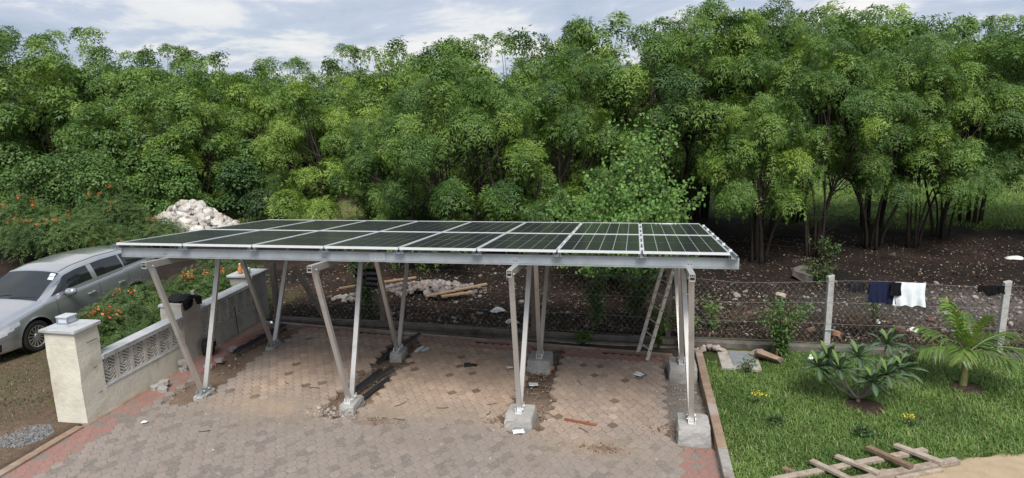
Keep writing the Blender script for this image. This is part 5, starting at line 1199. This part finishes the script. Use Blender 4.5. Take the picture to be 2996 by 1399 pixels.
# laundry on the top wire
def cloth(name, label, cat, x0, x1, z0, z1, colr, seed, y=FY - 0.062, fold=0.03, nf=4.0, taper=0.0, notch=None, stripes=None, zf=None, back=0.7, rough=0.95):
    r_ = np.random.default_rng(seed); nx_, nz = 36, 16; m = MB()
    for side_, hgt in ((-1, 1.0), (1, back)):
        U, V_ = np.meshgrid(np.linspace(0, 1, nx_), np.linspace(0, 1, nz)); ph = r_.uniform(0, 6)
        X_ = x0 + (x1 - x0) * U + taper * (0.5 - U) * V_ + 0.008 * np.sin(V_ * 5 + U * 9); top = topz(X_) + 0.008 + (0.0 if zf is None else zf)
        bot = z0 + (z1 - z0) * U + 0.012 * np.sin(U * 14 + ph)
        if notch is not None: bot = bot + notch(U)
        Z_ = top + (bot - top) * V_ * hgt
        Y_ = y + side_ * (0.009 + 0.008 * V_) + side_ * fold * V_ ** 0.7 * (0.5 + 0.5 * np.sin(U * nf * 6.28 + ph + 0.8 * np.sin(V_ * 3))) 
        i = (np.arange(nz - 1)[:, None] * nx_ + np.arange(nx_ - 1)[None]); f = np.stack([i, i + 1, i + nx_ + 1, i + nx_], -1).reshape(-1, 4)
        c = np.tile(np.array(colr, float), (nx_ * nz, 1))
        if stripes is not None: c = np.where((np.floor(V_.ravel() * hgt * stripes[0]) % 2 == 0)[:, None], c, np.array(stripes[1]))
        m.add(np.stack([X_, Y_, Z_], -1).reshape(-1, 3), f, c)
    o = m.obj(name, mat('cloth', attr=True, rough=0.95, var=0.12, scale=8, spec=0.1), smooth=True); return tag(o, label, cat, 'laundry hung over the fence')
cloth('shirt', 'white tee shirt drying over the wire fence', 'shirt', 12.80, 13.32, 0.74, 0.73, (0.72, 0.76, 0.80), 1, nf=3.0, fold=0.05, taper=-0.04, back=0.93, y=FY - 0.085)
cloth('dark_cloth', 'wide navy blue cloth drying beside the white shirt', 'cloth', 12.36, 12.86, 0.79, 0.74, (0.016, 0.020, 0.050), 2, nf=5.5, fold=0.03, taper=-0.05)
cloth('black_garment', 'small black garment over the seam between navy cloth and white shirt', 'garment', 12.70, 12.89, 0.93, 0.93, (0.010, 0.010, 0.014), 3, y=FY - 0.125, nf=2, fold=0.02)
cloth('shorts', 'grey black shorts hanging alone left of the navy cloth', 'shorts', 12.02, 12.24, 0.98, 0.97, (0.020, 0.020, 0.024), 4, nf=3, fold=0.03, taper=-0.07)
cloth('underwear', 'black briefs hanging beside the second concrete fence post', 'underwear', 14.22, 14.56, 1.03, 1.03, (0.008, 0.008, 0.009), 5, nf=3, fold=0.02, notch=lambda U: -0.10 * np.clip(1 - np.abs(U - 0.62) / 0.4, 0, 1))
cloth('sock', 'small black cloth touching the second concrete fence post', 'cloth', 14.56, 14.67, 1.00, 1.00, (0.008, 0.008, 0.009), 6, nf=1.5, fold=0.02)
cloth('striped_shirt', 'black and grey striped shirt hanging on the fence behind the second carport frame', 'shirt', 2.28, 2.53, 0.80, 0.78, (0.010, 0.010, 0.014), 7, stripes=(7, (0.14, 0.14, 0.16)), nf=2, fold=0.03)
cloth('shirt_sleeve', 'grey and black sleeve of clothing bunched left of the striped shirt', 'garment', 2.05, 2.27, 1.02, 0.97, (0.012, 0.012, 0.016), 8, stripes=(3, (0.16, 0.16, 0.18)), nf=1.5, fold=0.06)

# ================================================================== LADDER
ld = thing('ladder', 'weathered pale ladder with timber rails leaning on the rear carport frame', 'ladder', (8.14, 3.45, -0.18))
m_lad = mat('ladder_rail', (0.64, 0.60, 0.52), rough=0.85, var=0.2, scale=12, bump=0.3, bscale=50, spec=0.2, stain=(0.22, 0.17, 0.12), stain_scale=9, stain_lo=0.52, stain_hi=0.7)
m_rung = mat('ladder_rung', (0.50, 0.46, 0.40), rough=0.7, metal=0.2, var=0.2, scale=12)
LA0, LB0 = np.array((8.05, 3.62, -0.17)), np.array((8.22, 3.25, -0.17)); LD = np.array((0.56, 0.17, 2.16))
for p in (LA0, LB0):
    b = MB(); b.beam(p, p + LD, 0.066, 0.034, up=(0.4, -0.9, 0)); rl = b.obj('rail', m_lad, ld, bevel=0.004)
    for k in range(8): c = p + LD * (0.09 + 0.118 * k); q = (LB0 - LA0) / np.linalg.norm(LB0 - LA0); MB().tube([c + q * 0.015, c + q * 0.034], 0.012, 8).obj('rung_end', m_trim, rl)
for k in range(8): t = 0.09 + 0.118 * k; MB().tube([LA0 + LD * t, LB0 + LD * t], 0.013, 8).obj('rung', m_rung, ld)

# ================================================================== PILES OF STONE
m_lime = mat('limestone', attr=True, rough=0.92, var=0.16, scale=5, bump=0.6, bscale=16, spec=0.15, stain=(0.33, 0.27, 0.21), stain_scale=1.5, stain_lo=0.53, stain_hi=0.72, bdist=0.03)
def pile(name, label, cat, c, rx, ry, h, n, r0, r1, cols, seed, part, m, flat=0.8, prof=1.0):
    global rng
    keep_rng = rng; rng = np.random.default_rng(seed)
    t = thing(name, label, cat, (c[0], c[1], gnd(c[0], c[1]))); z0 = gnd(c[0], c[1]); placed = []
    for k in range(n):
        a = rng.uniform(0, 6.28); q = math.sqrt(rng.random()) ** 1.25; x = c[0] + rx * q * math.cos(a); y = c[1] + ry * q * math.sin(a)
        r_ = r0 + (r1 - r0) * rng.random() ** 1.3; hz = h * max(0, 1 - q ** 1.15)
        z = z0 + hz * rng.random() ** 0.12 + r_ * 0.25
        b = MB(); rock(b, (x, y, z), r_, lerp(cols[0], cols[1], rng.random()), 0.62, flat); b.obj(part, m, t)
    rng = keep_rng; return t
LIMEC = ((0.36, 0.325, 0.29), (0.58, 0.56, 0.53))
pile('limestone_pile', 'heap of pale limestone blocks beyond the left end of the panels', 'stone pile', (-8.95, 14.4), 1.95, 1.25, 1.2, 270, 0.11, 0.215, LIMEC, 21, 'stone', m_lime)
b = MB(); rock(b, (-7.1, 9.8, 0.14), 0.15, (0.5, 0.46, 0.42)); tag(b.obj('stone', m_lime), 'lone pale stone on the bank above the car roof', 'stone')
pile('rubble_pile', 'heap of broken paver and concrete rubble behind the fence at the second frame', 'rubble pile', (3.0, 6.9), 1.35, 0.60, 0.22, 250, 0.035, 0.095, ((0.12, 0.095, 0.087), (0.24, 0.225, 0.215)), 22, 'stone', m_lime, 0.65)
pile('rubble_pile', 'low scatter of grey stones behind the braced corner fence post', 'rubble pile', (1.15, 6.1), 0.5, 0.3, 0.12, 22, 0.05, 0.11, ((0.3, 0.27, 0.25), (0.42, 0.40, 0.38)), 23, 'stone', m_lime, 0.65)
for i, (x, y, r_, c_, lb) in enumerate([(11.05, 5.15, 0.17, (0.20, 0.115, 0.075), 'large orange brown clod behind the leafy fence shrub'), (11.95, 4.72, 0.10, (0.24, 0.125, 0.075), 'orange brown stone just right of the concrete fence post'), (11.5, 4.95, 0.09, (0.2, 0.13, 0.095), 'small brown stone left of the concrete fence post'),
        (10.45, 3.60, 0.22, (0.24, 0.175, 0.13), 'flat brown rock beside the manhole slab'), (10.28, 3.82, 0.13, (0.22, 0.19, 0.16), 'grey rock behind the flat brown rock by the slab'), (12.2, 8.6, 0.26, (0.16, 0.14, 0.125), 'round earthy boulder on the soil under the grove'),
        (11.3, 7.0, 0.12, (0.4, 0.34, 0.3), 'pale lump on the soil left of the concrete post top')]):
    b = MB(); rock(b, (x, y, gnd(x, y) + r_ * 0.45), r_, c_, 0.6, 0.7 if i != 3 else 0.35); tag(b.obj('rock', m_lime), lb, 'rock')
b = MB(); rock(b, (6.42, 2.66, float(gz(6.4)) - 0.03), 0.085, (0.55, 0.22, 0.10)); tag(b.obj('clod', m_lime), 'orange clod in the trench by the rear plinth', 'clod')
pile('block_rubble', 'small heap of broken concrete beside the lawn corner near the fence', 'rubble pile', (9.45, 3.92), 0.32, 0.16, 0.14, 26, 0.025, 0.06, ((0.25, 0.19, 0.17), (0.42, 0.38, 0.36)), 24, 'stone', m_lime, 0.7)
# rubble and leaf litter over the soil behind the fence
rb = MB(); n = 0
while n < 750:
    x = rng.uniform(-0.5, 19); y = 4.55 + abs(rng.normal(0, 1)) * 1.7 + (rng.random() < 0.06) * rng.uniform(0, 5); dns = 0.06 + 0.94 * np.clip(1.6 * vnoise(x, y, 0.7, 71) + 0.15 + 0.3 * (6 < x < 11), 0, 1)
    if rng.random() > dns: continue
    n += 1; t = rng.random(); c = (0.24, 0.225, 0.21) if t < 0.25 else ((0.17, 0.105, 0.085) if t < 0.5 else (0.10, 0.08, 0.068))
    r0 = 0.012 + abs(rng.normal(0, 0.02)); rock(rb, (x, y, gnd(x, y) + r0 * 0.25), r0, c, 0.6, 0.65)
n = 0
while n < 700:
    x, y = rng.normal(15.8, 2.0), rng.normal(6.6, 0.7)
    n += 1; r0 = 0.008 + abs(rng.normal(0, 0.016)); rock(rb, (x, y, gnd(x, y) + r0 * 0.3), r0, lerp((0.14, 0.125, 0.115), (0.30, 0.28, 0.265), rng.random() ** 2), 0.6, 0.7)
stuff(rb.obj('scattered_rubble', MATS['gravel']), 'stones and broken pavers scattered over the dark soil behind the fence', 'rubble')
def litter(n, fn, sz, cols, seed):
    r_ = np.random.default_rng(seed); x, y = fn(r_, n); z = ground_z(x, y) + 0.012 + r_.uniform(0, 0.02, n); v, f = leaf_quads(np.stack([x, y, z], 1), r_.normal(0, 0.5, (n, 3)) + np.array((0, 0, 1)), sz, r_, 0.5)
    k = r_.integers(0, len(cols), n); return MB().add(v, f, np.repeat(np.array(cols)[k] * r_.uniform(0.6, 1.2, (n, 1)), 6, 0))
stuff(litter(24000, lambda r, n: (r.uniform(-2, 22, n), 4.5 + 10 * r.random(n) ** 1.7), 0.06, [(0.055, 0.038, 0.028), (0.10, 0.065, 0.045), (0.19, 0.14, 0.10), (0.03, 0.024, 0.02), (0.13, 0.075, 0.05), (0.28, 0.23, 0.18)], 95).obj('leaf_litter', mat('litter', attr=True, rough=0.95, var=0.2, scale=12, spec=0.1)), 'dry fallen leaves over the soil under the grove', 'leaves')
stuff(litter(1600, lambda r, n: (r.uniform(-7, -0.7, n), r.uniform(-2.4, 6, n)), 0.04, [(0.10, 0.07, 0.04), (0.19, 0.14, 0.09), (0.12, 0.12, 0.05)], 96).obj('drive_litter', MATS['litter']), 'dry leaves on the dirt beside the car', 'leaves')
gp = MB()
for k in range(900):
    a = rng.uniform(0, 6.28); q = math.sqrt(rng.random()); rock(gp, (-0.85 + 0.36 * q * math.cos(a), -1.30 + 0.36 * q * math.sin(a), 0.002), rng.uniform(0.006, 0.014), lerp((0.11, 0.11, 0.115), (0.24, 0.24, 0.25), rng.random()))
stuff(gp.obj('gravel_patch', MATS['gravel']), 'spill of grey gravel on the dirt before the gate pillar', 'gravel')

# ================================================================== SMALL THINGS
m_wood = mat('weathered_wood', (0.34, 0.285, 0.235), rough=0.9, var=0.25, scale=14, bump=0.5, bscale=40, spec=0.12, stain=(0.20, 0.15, 0.11), stain_scale=6, stain_lo=0.5, stain_hi=0.72, rand=0.12)
m_wood2 = mat('brown_wood', (0.19, 0.13, 0.09), rough=0.85, var=0.3, scale=14, bump=0.4, bscale=40, spec=0.15)
m_wood3 = mat('pale_wood', (0.29, 0.20, 0.125), rough=0.85, var=0.2, scale=10, bump=0.3, bscale=40, spec=0.15)
wf_ = thing('wooden_frame', 'old grey timber frame of crossed boards lying on the lawn edge', 'wooden frame', (11.2, -0.1, -0.22)); z0 = -0.20
def board(name, a, b, w, h, m, parent): o = MB().beam(a, b, w, h).obj(name, m, parent, bevel=0.004); return o
board('long_board', (9.75, -0.72, z0), (11.98, 0.36, z0 + 0.01), 0.10, 0.05, m_wood, wf_); board('long_board', (10.35, -0.80, z0), (12.28, 0.11, z0 + 0.015), 0.11, 0.06, m_wood, wf_)
for a, b, w, h, mm in (((11.58, 0.36, z0 + 0.06), (12.02, -0.08, z0 + 0.065), 0.10, 0.045, m_wood), ((11.18, 0.22, z0 + 0.07), (11.58, -0.26, z0 + 0.075), 0.09, 0.05, m_wood2), ((10.70, -0.06, z0 + 0.058), (11.12, -0.46, z0 + 0.062), 0.09, 0.04, m_wood), ((10.34, -0.24, z0 + 0.058), (10.72, -0.66, z0 + 0.06), 0.09, 0.04, m_wood)): board('cross_board', a, b, w, h, mm, wf_)
tag(MB().beam((11.35, -0.44, -0.205), (12.0, -0.13, -0.205), 0.06, 0.03).obj('board', m_wood), 'short narrow board on the sand next to the timber frame', 'board')
tag(MB().beam((9.95, -0.40, -0.2), (10.12, -0.52, -0.2), 0.08, 0.05).obj('board', m_wood2), 'short dark wood end in the grass by the timber frame', 'board')
for i, (a, b, w, mm, lb) in enumerate([((0.72, 6.35, 0.18), (2.6, 6.75, 0.40), 0.09, m_wood3, 'long plank lying behind the fence from the corner post to the sapling'), ((3.05, 6.05, 0.12), (4.35, 6.95, 0.22), 0.10, m_wood3, 'broken pale plank resting on the rubble heap'), ((3.4, 6.15, 0.10), (4.1, 6.45, 0.14), 0.12, m_wood3, 'short pale board under the broken plank')]):
    tag(MB().beam(a, b, w, 0.03).obj('plank', mm), lb, 'plank')
tag(MB().beam((6.93, 0.56, float(gz(7)) + 0.014), (7.42, 0.44, float(gz(7.4)) + 0.014), 0.045, 0.022).obj('stick', mat('red_wood', (0.26, 0.09, 0.05), rough=0.8, var=0.2)), 'flat red brown stick of wood lying on the paving', 'stick')
m_steel = mat('dark_steel', (0.085, 0.095, 0.11), rough=0.45, metal=0.5, var=0.25, scale=8, spec=0.4)
def cbar(a, b, w, h, label):
    o = MB(); a = np.array(a, float); b = np.array(b, float); d = (b - a) / np.linalg.norm(b - a); s = np.cross(d, (0, 0, 1)); s /= np.linalg.norm(s)
    o.beam(a, b, w, 0.005); o.beam(a + s * (w / 2 - .003) + (0, 0, h / 2 + .003), b + s * (w / 2 - .003) + (0, 0, h / 2 + .003), 0.005, h); o.beam(a - s * (w / 2 - .003) + (0, 0, h / 2 + .003), b - s * (w / 2 - .003) + (0, 0, h / 2 + .003), 0.005, h); tag(o.obj('steel_bar', m_steel), label, 'steel bar', 'dark steel bars in the trenches')
zt2 = float(gz(3.4)) - 0.05
cbar((0.36, 2.25, 0.0), (0.50, 3.95, 0.0), 0.07, 0.05, 'long dark steel channel lying beside the red border along the wall')
for a, b, lb in (((3.24, 0.95, zt2), (3.42, 2.02, zt2 + 0.02), 'leftmost dark steel bar of the bundle behind the second front foot'), ((3.32, 0.90, zt2 + 0.045), (3.62, 2.10, zt2 + 0.05), 'middle dark steel bar on top of the bundle in the second trench'), ((3.52, 0.78, zt2), (3.70, 1.70, zt2 + 0.01), 'short dark steel bar at the near edge of the second trench'), ((3.22, 2.35, zt2 + 0.01), (3.30, 3.40, zt2 + 0.04), 'dark steel bar beside the second rear foot'), ((3.28, 2.5, zt2 + 0.06), (3.62, 3.75, zt2 + 0.12), 'dark steel channel resting across the end of the second trench')): cbar(a, b, 0.05, 0.04, lb)
b = MB(); b.beam((3.78, 2.92, zt2 + 0.05), (3.86, 3.18, zt2 + 0.06), 0.06, 0.03); tag(b.obj('metal_offcut', m_bright), 'longer bright metal offcut beside the second rear foot', 'metal offcut', 'metal offcuts')
b = MB(); b.beam((3.90, 2.98, zt2 + 0.05), (3.97, 3.16, zt2 + 0.05), 0.05, 0.03); tag(b.obj('metal_offcut', m_bright), 'shorter bright metal offcut lying against the longer one', 'metal offcut', 'metal offcuts')
# backpack against the wall pillar
uu, vv = np.meshgrid(np.linspace(0, 2 * math.pi, 21)[:-1], np.linspace(-1, 1, 13)); rr = (1 - np.abs(vv) ** 4) ** 0.3
v = np.stack([0.09 * rr * np.sign(np.cos(uu)) * np.abs(np.cos(uu)) ** 0.6, 0.16 * rr * np.sign(np.sin(uu)) * np.abs(np.sin(uu)) ** 0.6, 0.17 * vv], -1).reshape(-1, 3); v += rng.normal(0, 0.006, v.shape); v = v @ rotz(0.2).T + np.array((-0.06, 2.05, 0.19))
f = np.array([(i * 20 + j, i * 20 + (j + 1) % 20, (i + 1) * 20 + (j + 1) % 20, (i + 1) * 20 + j) for i in range(12) for j in range(20)])
bp = thing('backpack', 'black bag sitting on the red pavers against the wall', 'bag', (-0.06, 2.05, 0)); MB().add(v, f).obj('bag_body', mat('black_nylon', (0.012, 0.012, 0.014), rough=0.7, var=0.3, scale=12, bump=0.3, bscale=30), bp, True)
MB().box((0.05, 2.06, 0.24), (0.02, 0.22, 0.14), rotz(0.2)).obj('front_pocket', MATS['black_nylon'], bp, bevel=0.01); MB().tube([(0.045, 1.98, 0.30), (0.06, 2.08, 0.31), (0.05, 2.14, 0.30)], 0.005, 5).obj('zip', m_bright, bp)
# black jacket thrown over the middle pillar
nx_, ny_ = 26, 30; U, V_ = np.meshgrid(np.linspace(-1, 1, nx_), np.linspace(0, 1, ny_)); Y_ = 1.68 + 0.50 * V_; X_ = -0.42 + 0.36 * np.sign(U) * np.minimum(np.abs(U), 0.62) + 0.03 * np.sin(V_ * 7)
dr_ = np.clip(np.abs(U) - 0.62, 0, 1) * 0.42
Z_ = 1.165 + 0.022 * vnoise(X_, Y_, 7, 81, 2) + 0.05 * np.sin(V_ * 3.1) - dr_; i = (np.arange(ny_ - 1)[:, None] * nx_ + np.arange(nx_ - 1)[None]); f = np.stack([i, i + 1, i + nx_ + 1, i + nx_], -1).reshape(-1, 4)
jk = MB().add(np.stack([X_, Y_, Z_], -1).reshape(-1, 3), f, (0.014, 0.014, 0.017)); jk.add(np.stack([X_ * 0.92 - 0.03, Y_ * 0.96 + 0.06, Z_ + 0.035 + 0.018 * vnoise(X_, Y_, 9, 82, 2)], -1).reshape(-1, 3), f, (0.018, 0.018, 0.022))
tag(jk.obj('jacket', MATS['cloth'], smooth=True), 'crumpled black jacket thrown over the middle wall pillar', 'jacket')
# bottle and tin on the far pillar
bt = thing('bottle', 'small orange labelled bottle on the far wall pillar', 'bottle', (-0.56, 4.16, 1.083))
v, f = lathe([(0.0, 0), (0.045, 0), (0.048, 0.02), (0.048, 0.12), (0.02, 0.17), (0.02, 0.20), (0, 0.20)], np.zeros(3), 1, 14); v = np.stack([v[:, 1], v[:, 2], v[:, 0]], 1) + np.array((-0.56, 4.16, 1.085)); MB().add(v, f).obj('bottle_body', mat('bottle_orange', (0.55, 0.22, 0.06), rough=0.3, var=0.2, scale=20), bt, True)
v, f = lathe([(0.0, 0.2), (0.022, 0.2), (0.022, 0.225), (0, 0.225)], np.zeros(3), 1, 12); v = np.stack([v[:, 1], v[:, 2], v[:, 0]], 1) + np.array((-0.56, 4.16, 1.086)); MB().add(v, f).obj('bottle_cap', mat('white_plastic', (0.7, 0.68, 0.62), rough=0.4), bt, True)
tn = thing('jar', 'bluish jar beside the orange bottle on the far wall pillar', 'jar', (-0.42, 4.22, 1.083))
v, f = lathe([(0.0, 0), (0.06, 0), (0.06, 0.09), (0.0, 0.09)], np.zeros(3), 1, 14); v = np.stack([v[:, 1], v[:, 2], v[:, 0]], 1) + np.array((-0.42, 4.22, 1.085)); MB().add(v, f).obj('jar_body', mat('jar_blue', (0.25, 0.28, 0.38), rough=0.3, var=0.2), tn, True)
v, f = lathe([(0.0, 0.09), (0.062, 0.09), (0.062, 0.115), (0.0, 0.115)], np.zeros(3), 1, 14); v = np.stack([v[:, 1], v[:, 2], v[:, 0]], 1) + np.array((-0.42, 4.22, 1.086)); MB().add(v, f).obj('jar_lid', m_bright, tn, True)
# manhole slab and cover
ms = thing('manhole', 'concrete slab with a grey square access cover at the lawn corner', 'manhole', (9.95, 3.55, -0.22)); zc = -0.175
MB().box((9.92, 3.52, zc - 0.06), (0.72, 0.92, 0.12), rotz(-0.02), jit=0.006).obj('slab', mat('slab_concrete', (0.34, 0.325, 0.30), rough=0.95, var=0.2, scale=8, bump=0.4, bscale=40, spec=0.1, stain=(0.27, 0.185, 0.13), stain_scale=2.2, stain_lo=0.48, stain_hi=0.6), ms, bevel=0.012)
cv = MB().box((9.98, 3.55, zc + 0.004), (0.42, 0.74, 0.010)).obj('cover', mat('cover_grey', (0.20, 0.215, 0.23), rough=0.75, var=0.15, scale=14, bump=0.5, bscale=60), ms)
for q in (0.03, 0.09, 0.15):
    for s_ in (-1, 1):
        MB().box((9.98 + s_ * (0.21 - q), 3.55, zc + 0.011), (0.008, 0.74 - 2 * q, 0.005)).obj('cover_ridge', MATS['cover_grey'], cv); MB().box((9.98, 3.55 + s_ * (0.37 - q), zc + 0.0112), (0.42 - 2 * q, 0.008, 0.005)).obj('cover_ridge', MATS['cover_grey'], cv)
MB().tube([(10.58, 3.55, -0.24), (10.57, 3.55, 0.12)], 0.014, 8)
tag(MB().tube([(10.60, 3.48, -0.26), (10.59, 3.50, 0.06)], 0.016, 8).obj('stake', mat('rust', (0.16, 0.06, 0.04), rough=0.9, var=0.2)), 'short rusty stake at the foot of the fence shrub', 'stake')
# papers, scraps and other litter on the yard
def paper(x, y, w, l, ang, label, colr=(0.72, 0.76, 0.78), mark=None, zoff=0.006):
    n = 6; U, V_ = np.meshgrid(np.linspace(-.5, .5, n), np.linspace(-.5, .5, n)); Z_ = 0.012 * vnoise(U, V_, 2.5, int(x * 100) % 97) + 0.012
    p = np.stack([U * w, V_ * l, Z_ + zoff], -1).reshape(-1, 3) @ rotz(ang).T + np.array((x, y, float(gz(x)))); i = (np.arange(n - 1)[:, None] * n + np.arange(n - 1)[None]); f = np.stack([i, i + 1, i + n + 1, i + n], -1).reshape(-1, 4)
    c = np.tile(np.array(colr), (n * n, 1))
    if mark is not None: c[(np.abs(V_.ravel() - 0.1) < 0.15)] = mark
    tag(MB().add(p, f, c).obj('paper_scrap', mat('paper', attr=True, rough=0.8, var=0.05, scale=20), smooth=True), label, 'paper scrap', 'paper scraps on the yard')
paper(6.30, 0.03, 0.17, 0.13, 0.35, 'crumpled white paper in front of the plinth in the third trench', mark=(0.50, 0.60, 0.72)); paper(6.25, 1.92, 0.16, 0.13, 0.2, 'white packet with a dark stripe lying in the third trench', mark=(0.12, 0.20, 0.20), zoff=-0.06); paper(8.06, 2.53, 0.17, 0.14, -0.5, 'white packet with green print on the paving near the ladder', mark=(0.15, 0.32, 0.25)); paper(5.74, 2.44, 0.11, 0.08, 0.2, 'small white scrap on the brown paving near the third frame'); paper(0.62, -0.66, 0.08, 0.06, 0.4, 'tiny white scrap on the grey pavers near the gate pillar')
b = MB(); b.box((4.95, 2.40, float(gz(5)) + 0.035), (0.13, 0.10, 0.05), rotz(0.4), taper=0.8); b.box((5.06, 2.44, float(gz(5)) + 0.02), (0.12, 0.06, 0.03), rotz(-0.2)); tag(b.obj('black_bracket', m_trim), 'black plastic bracket lying on the brown paving', 'bracket')
for i, (x, y, r_, lb) in enumerate([(4.9, 5.55, 0.16, 'white rag on the soil behind the third frame'), (5.35, 4.85, 0.13, 'crumpled white paper by the fence kerb behind the third frame'), (13.55, 5.2, 0.13, 'white cloth scrap below the white shirt'), (18.3, 11.4, 0.22, 'white sack lying on the dark soil under the right trees'), (12.95, 5.6, 0.10, 'grey scrap under the navy cloth')]):
    uu, vv = np.meshgrid(np.linspace(0, 2 * math.pi, 13)[:-1], np.linspace(0, 1, 6)); rad = r_ * vv * (1 + 0.25 * np.sin(2 * uu + i)); X_ = x + rad * np.cos(uu); Y_ = y + 0.7 * rad * np.sin(uu)
    Z_ = gnd(x, y) + 0.09 * (1 - vv ** 2) + 0.02 * vnoise(X_, Y_, 9, 90 + i) + 0.012; f = np.array([(a * 12 + c, a * 12 + (c + 1) % 12, (a + 1) * 12 + (c + 1) % 12, (a + 1) * 12 + c) for a in range(5) for c in range(12)])
    tag(MB().add(np.stack([X_, Y_, Z_], -1).reshape(-1, 3), f, (0.60, 0.60, 0.58)).obj('rag', MATS['cloth'], smooth=True), lb, 'rag')
m_stick = mat('dry_twig', (0.06, 0.04, 0.03), rough=0.9, var=0.2)
TW = [(4.26, 0.62, 0.9, 0.22, 'forked dark twig on the paving in front of the second frame'), (2.04, 1.10, 2.3, 0.16, 'dark twig on the paving left of the second frame'), (4.97, 0.62, 0.3, 0.22, 'long thin twig in the middle of the paving'), (5.74, 0.57, 1.3, 0.18, 'thin upright lying twig left of the third front plinth'), (4.42, 0.12, 0.0, 0.20, 'thin twig beside the brown soil stain'), (5.72, 0.90, 0.6, 0.18, 'thin twig near the third trench edge'), (7.25, 0.26, -0.6, 0.20, 'curved thin twig below the red brown stick'), (7.05, 2.0, -1.0, 0.22, 'thin twig in the bay left of the ladder'), (8.35, 0.45, 1.6, 0.14, 'short dark twig left of the nearest plinth'), (1.7, -0.75, 0.5, 0.18, 'thin twig on the grey pavers in the foreground'), (2.6, 1.0, 0.1, 0.2, 'thin straight twig left of the second front foot')]
for x, y, a, L, lb in TW:
    b = MB(); z = float(gz(x)) + 0.009; p = [(x + (t - .5) * L * math.cos(a) + 0.012 * math.sin(t * 5), y + (t - .5) * L * math.sin(a) + 0.012 * math.cos(t * 4), z) for t in np.linspace(0, 1, 6)]; b.tube(p, 0.005, 5)
    if 'forked' in lb: b.tube([p[4], (p[4][0] + 0.03, p[4][1] + 0.08, z)], 0.004, 5)
    tag(b.obj('twig', m_stick), lb, 'twig', 'twigs on the paving')
# soil crumbs and a broken rim round the second front foot
cr = MB()
for k in range(170):
    x = rng.normal(3.30, 0.22); y = rng.normal(0.12, 0.10); rock(cr, (x, y, float(gz(x)) + 0.004), abs(rng.normal(0.004, 0.010)) + 0.004, lerp((0.20, 0.15, 0.115), (0.38, 0.355, 0.33), rng.random()))
for cx_2, cy_2 in ((4.07, 0.02), (7.59, -0.25), (6.0, 0.35), (8.45, 0.5)):
    for k in range(110): x = rng.normal(cx_2, 0.16); y = rng.normal(cy_2, 0.08); rock(cr, (x, y, float(gz(x)) + 0.002), abs(rng.normal(0.003, 0.005)) + 0.003, lerp((0.12, 0.07, 0.045), (0.24, 0.16, 0.11), rng.random()))
for k in range(700): x = rng.uniform(0.3, 8.8); y = rng.uniform(-1.5, 3.5); rock(cr, (x, y, float(gz(x)) + 0.001), abs(rng.normal(0.002, 0.004)) + 0.002, lerp((0.14, 0.10, 0.08), (0.5, 0.47, 0.44), rng.random()))
stuff(cr.obj('paving_crumbs', MATS['gravel']), 'crumbs of concrete and soil strewn on the paving', 'crumbs')
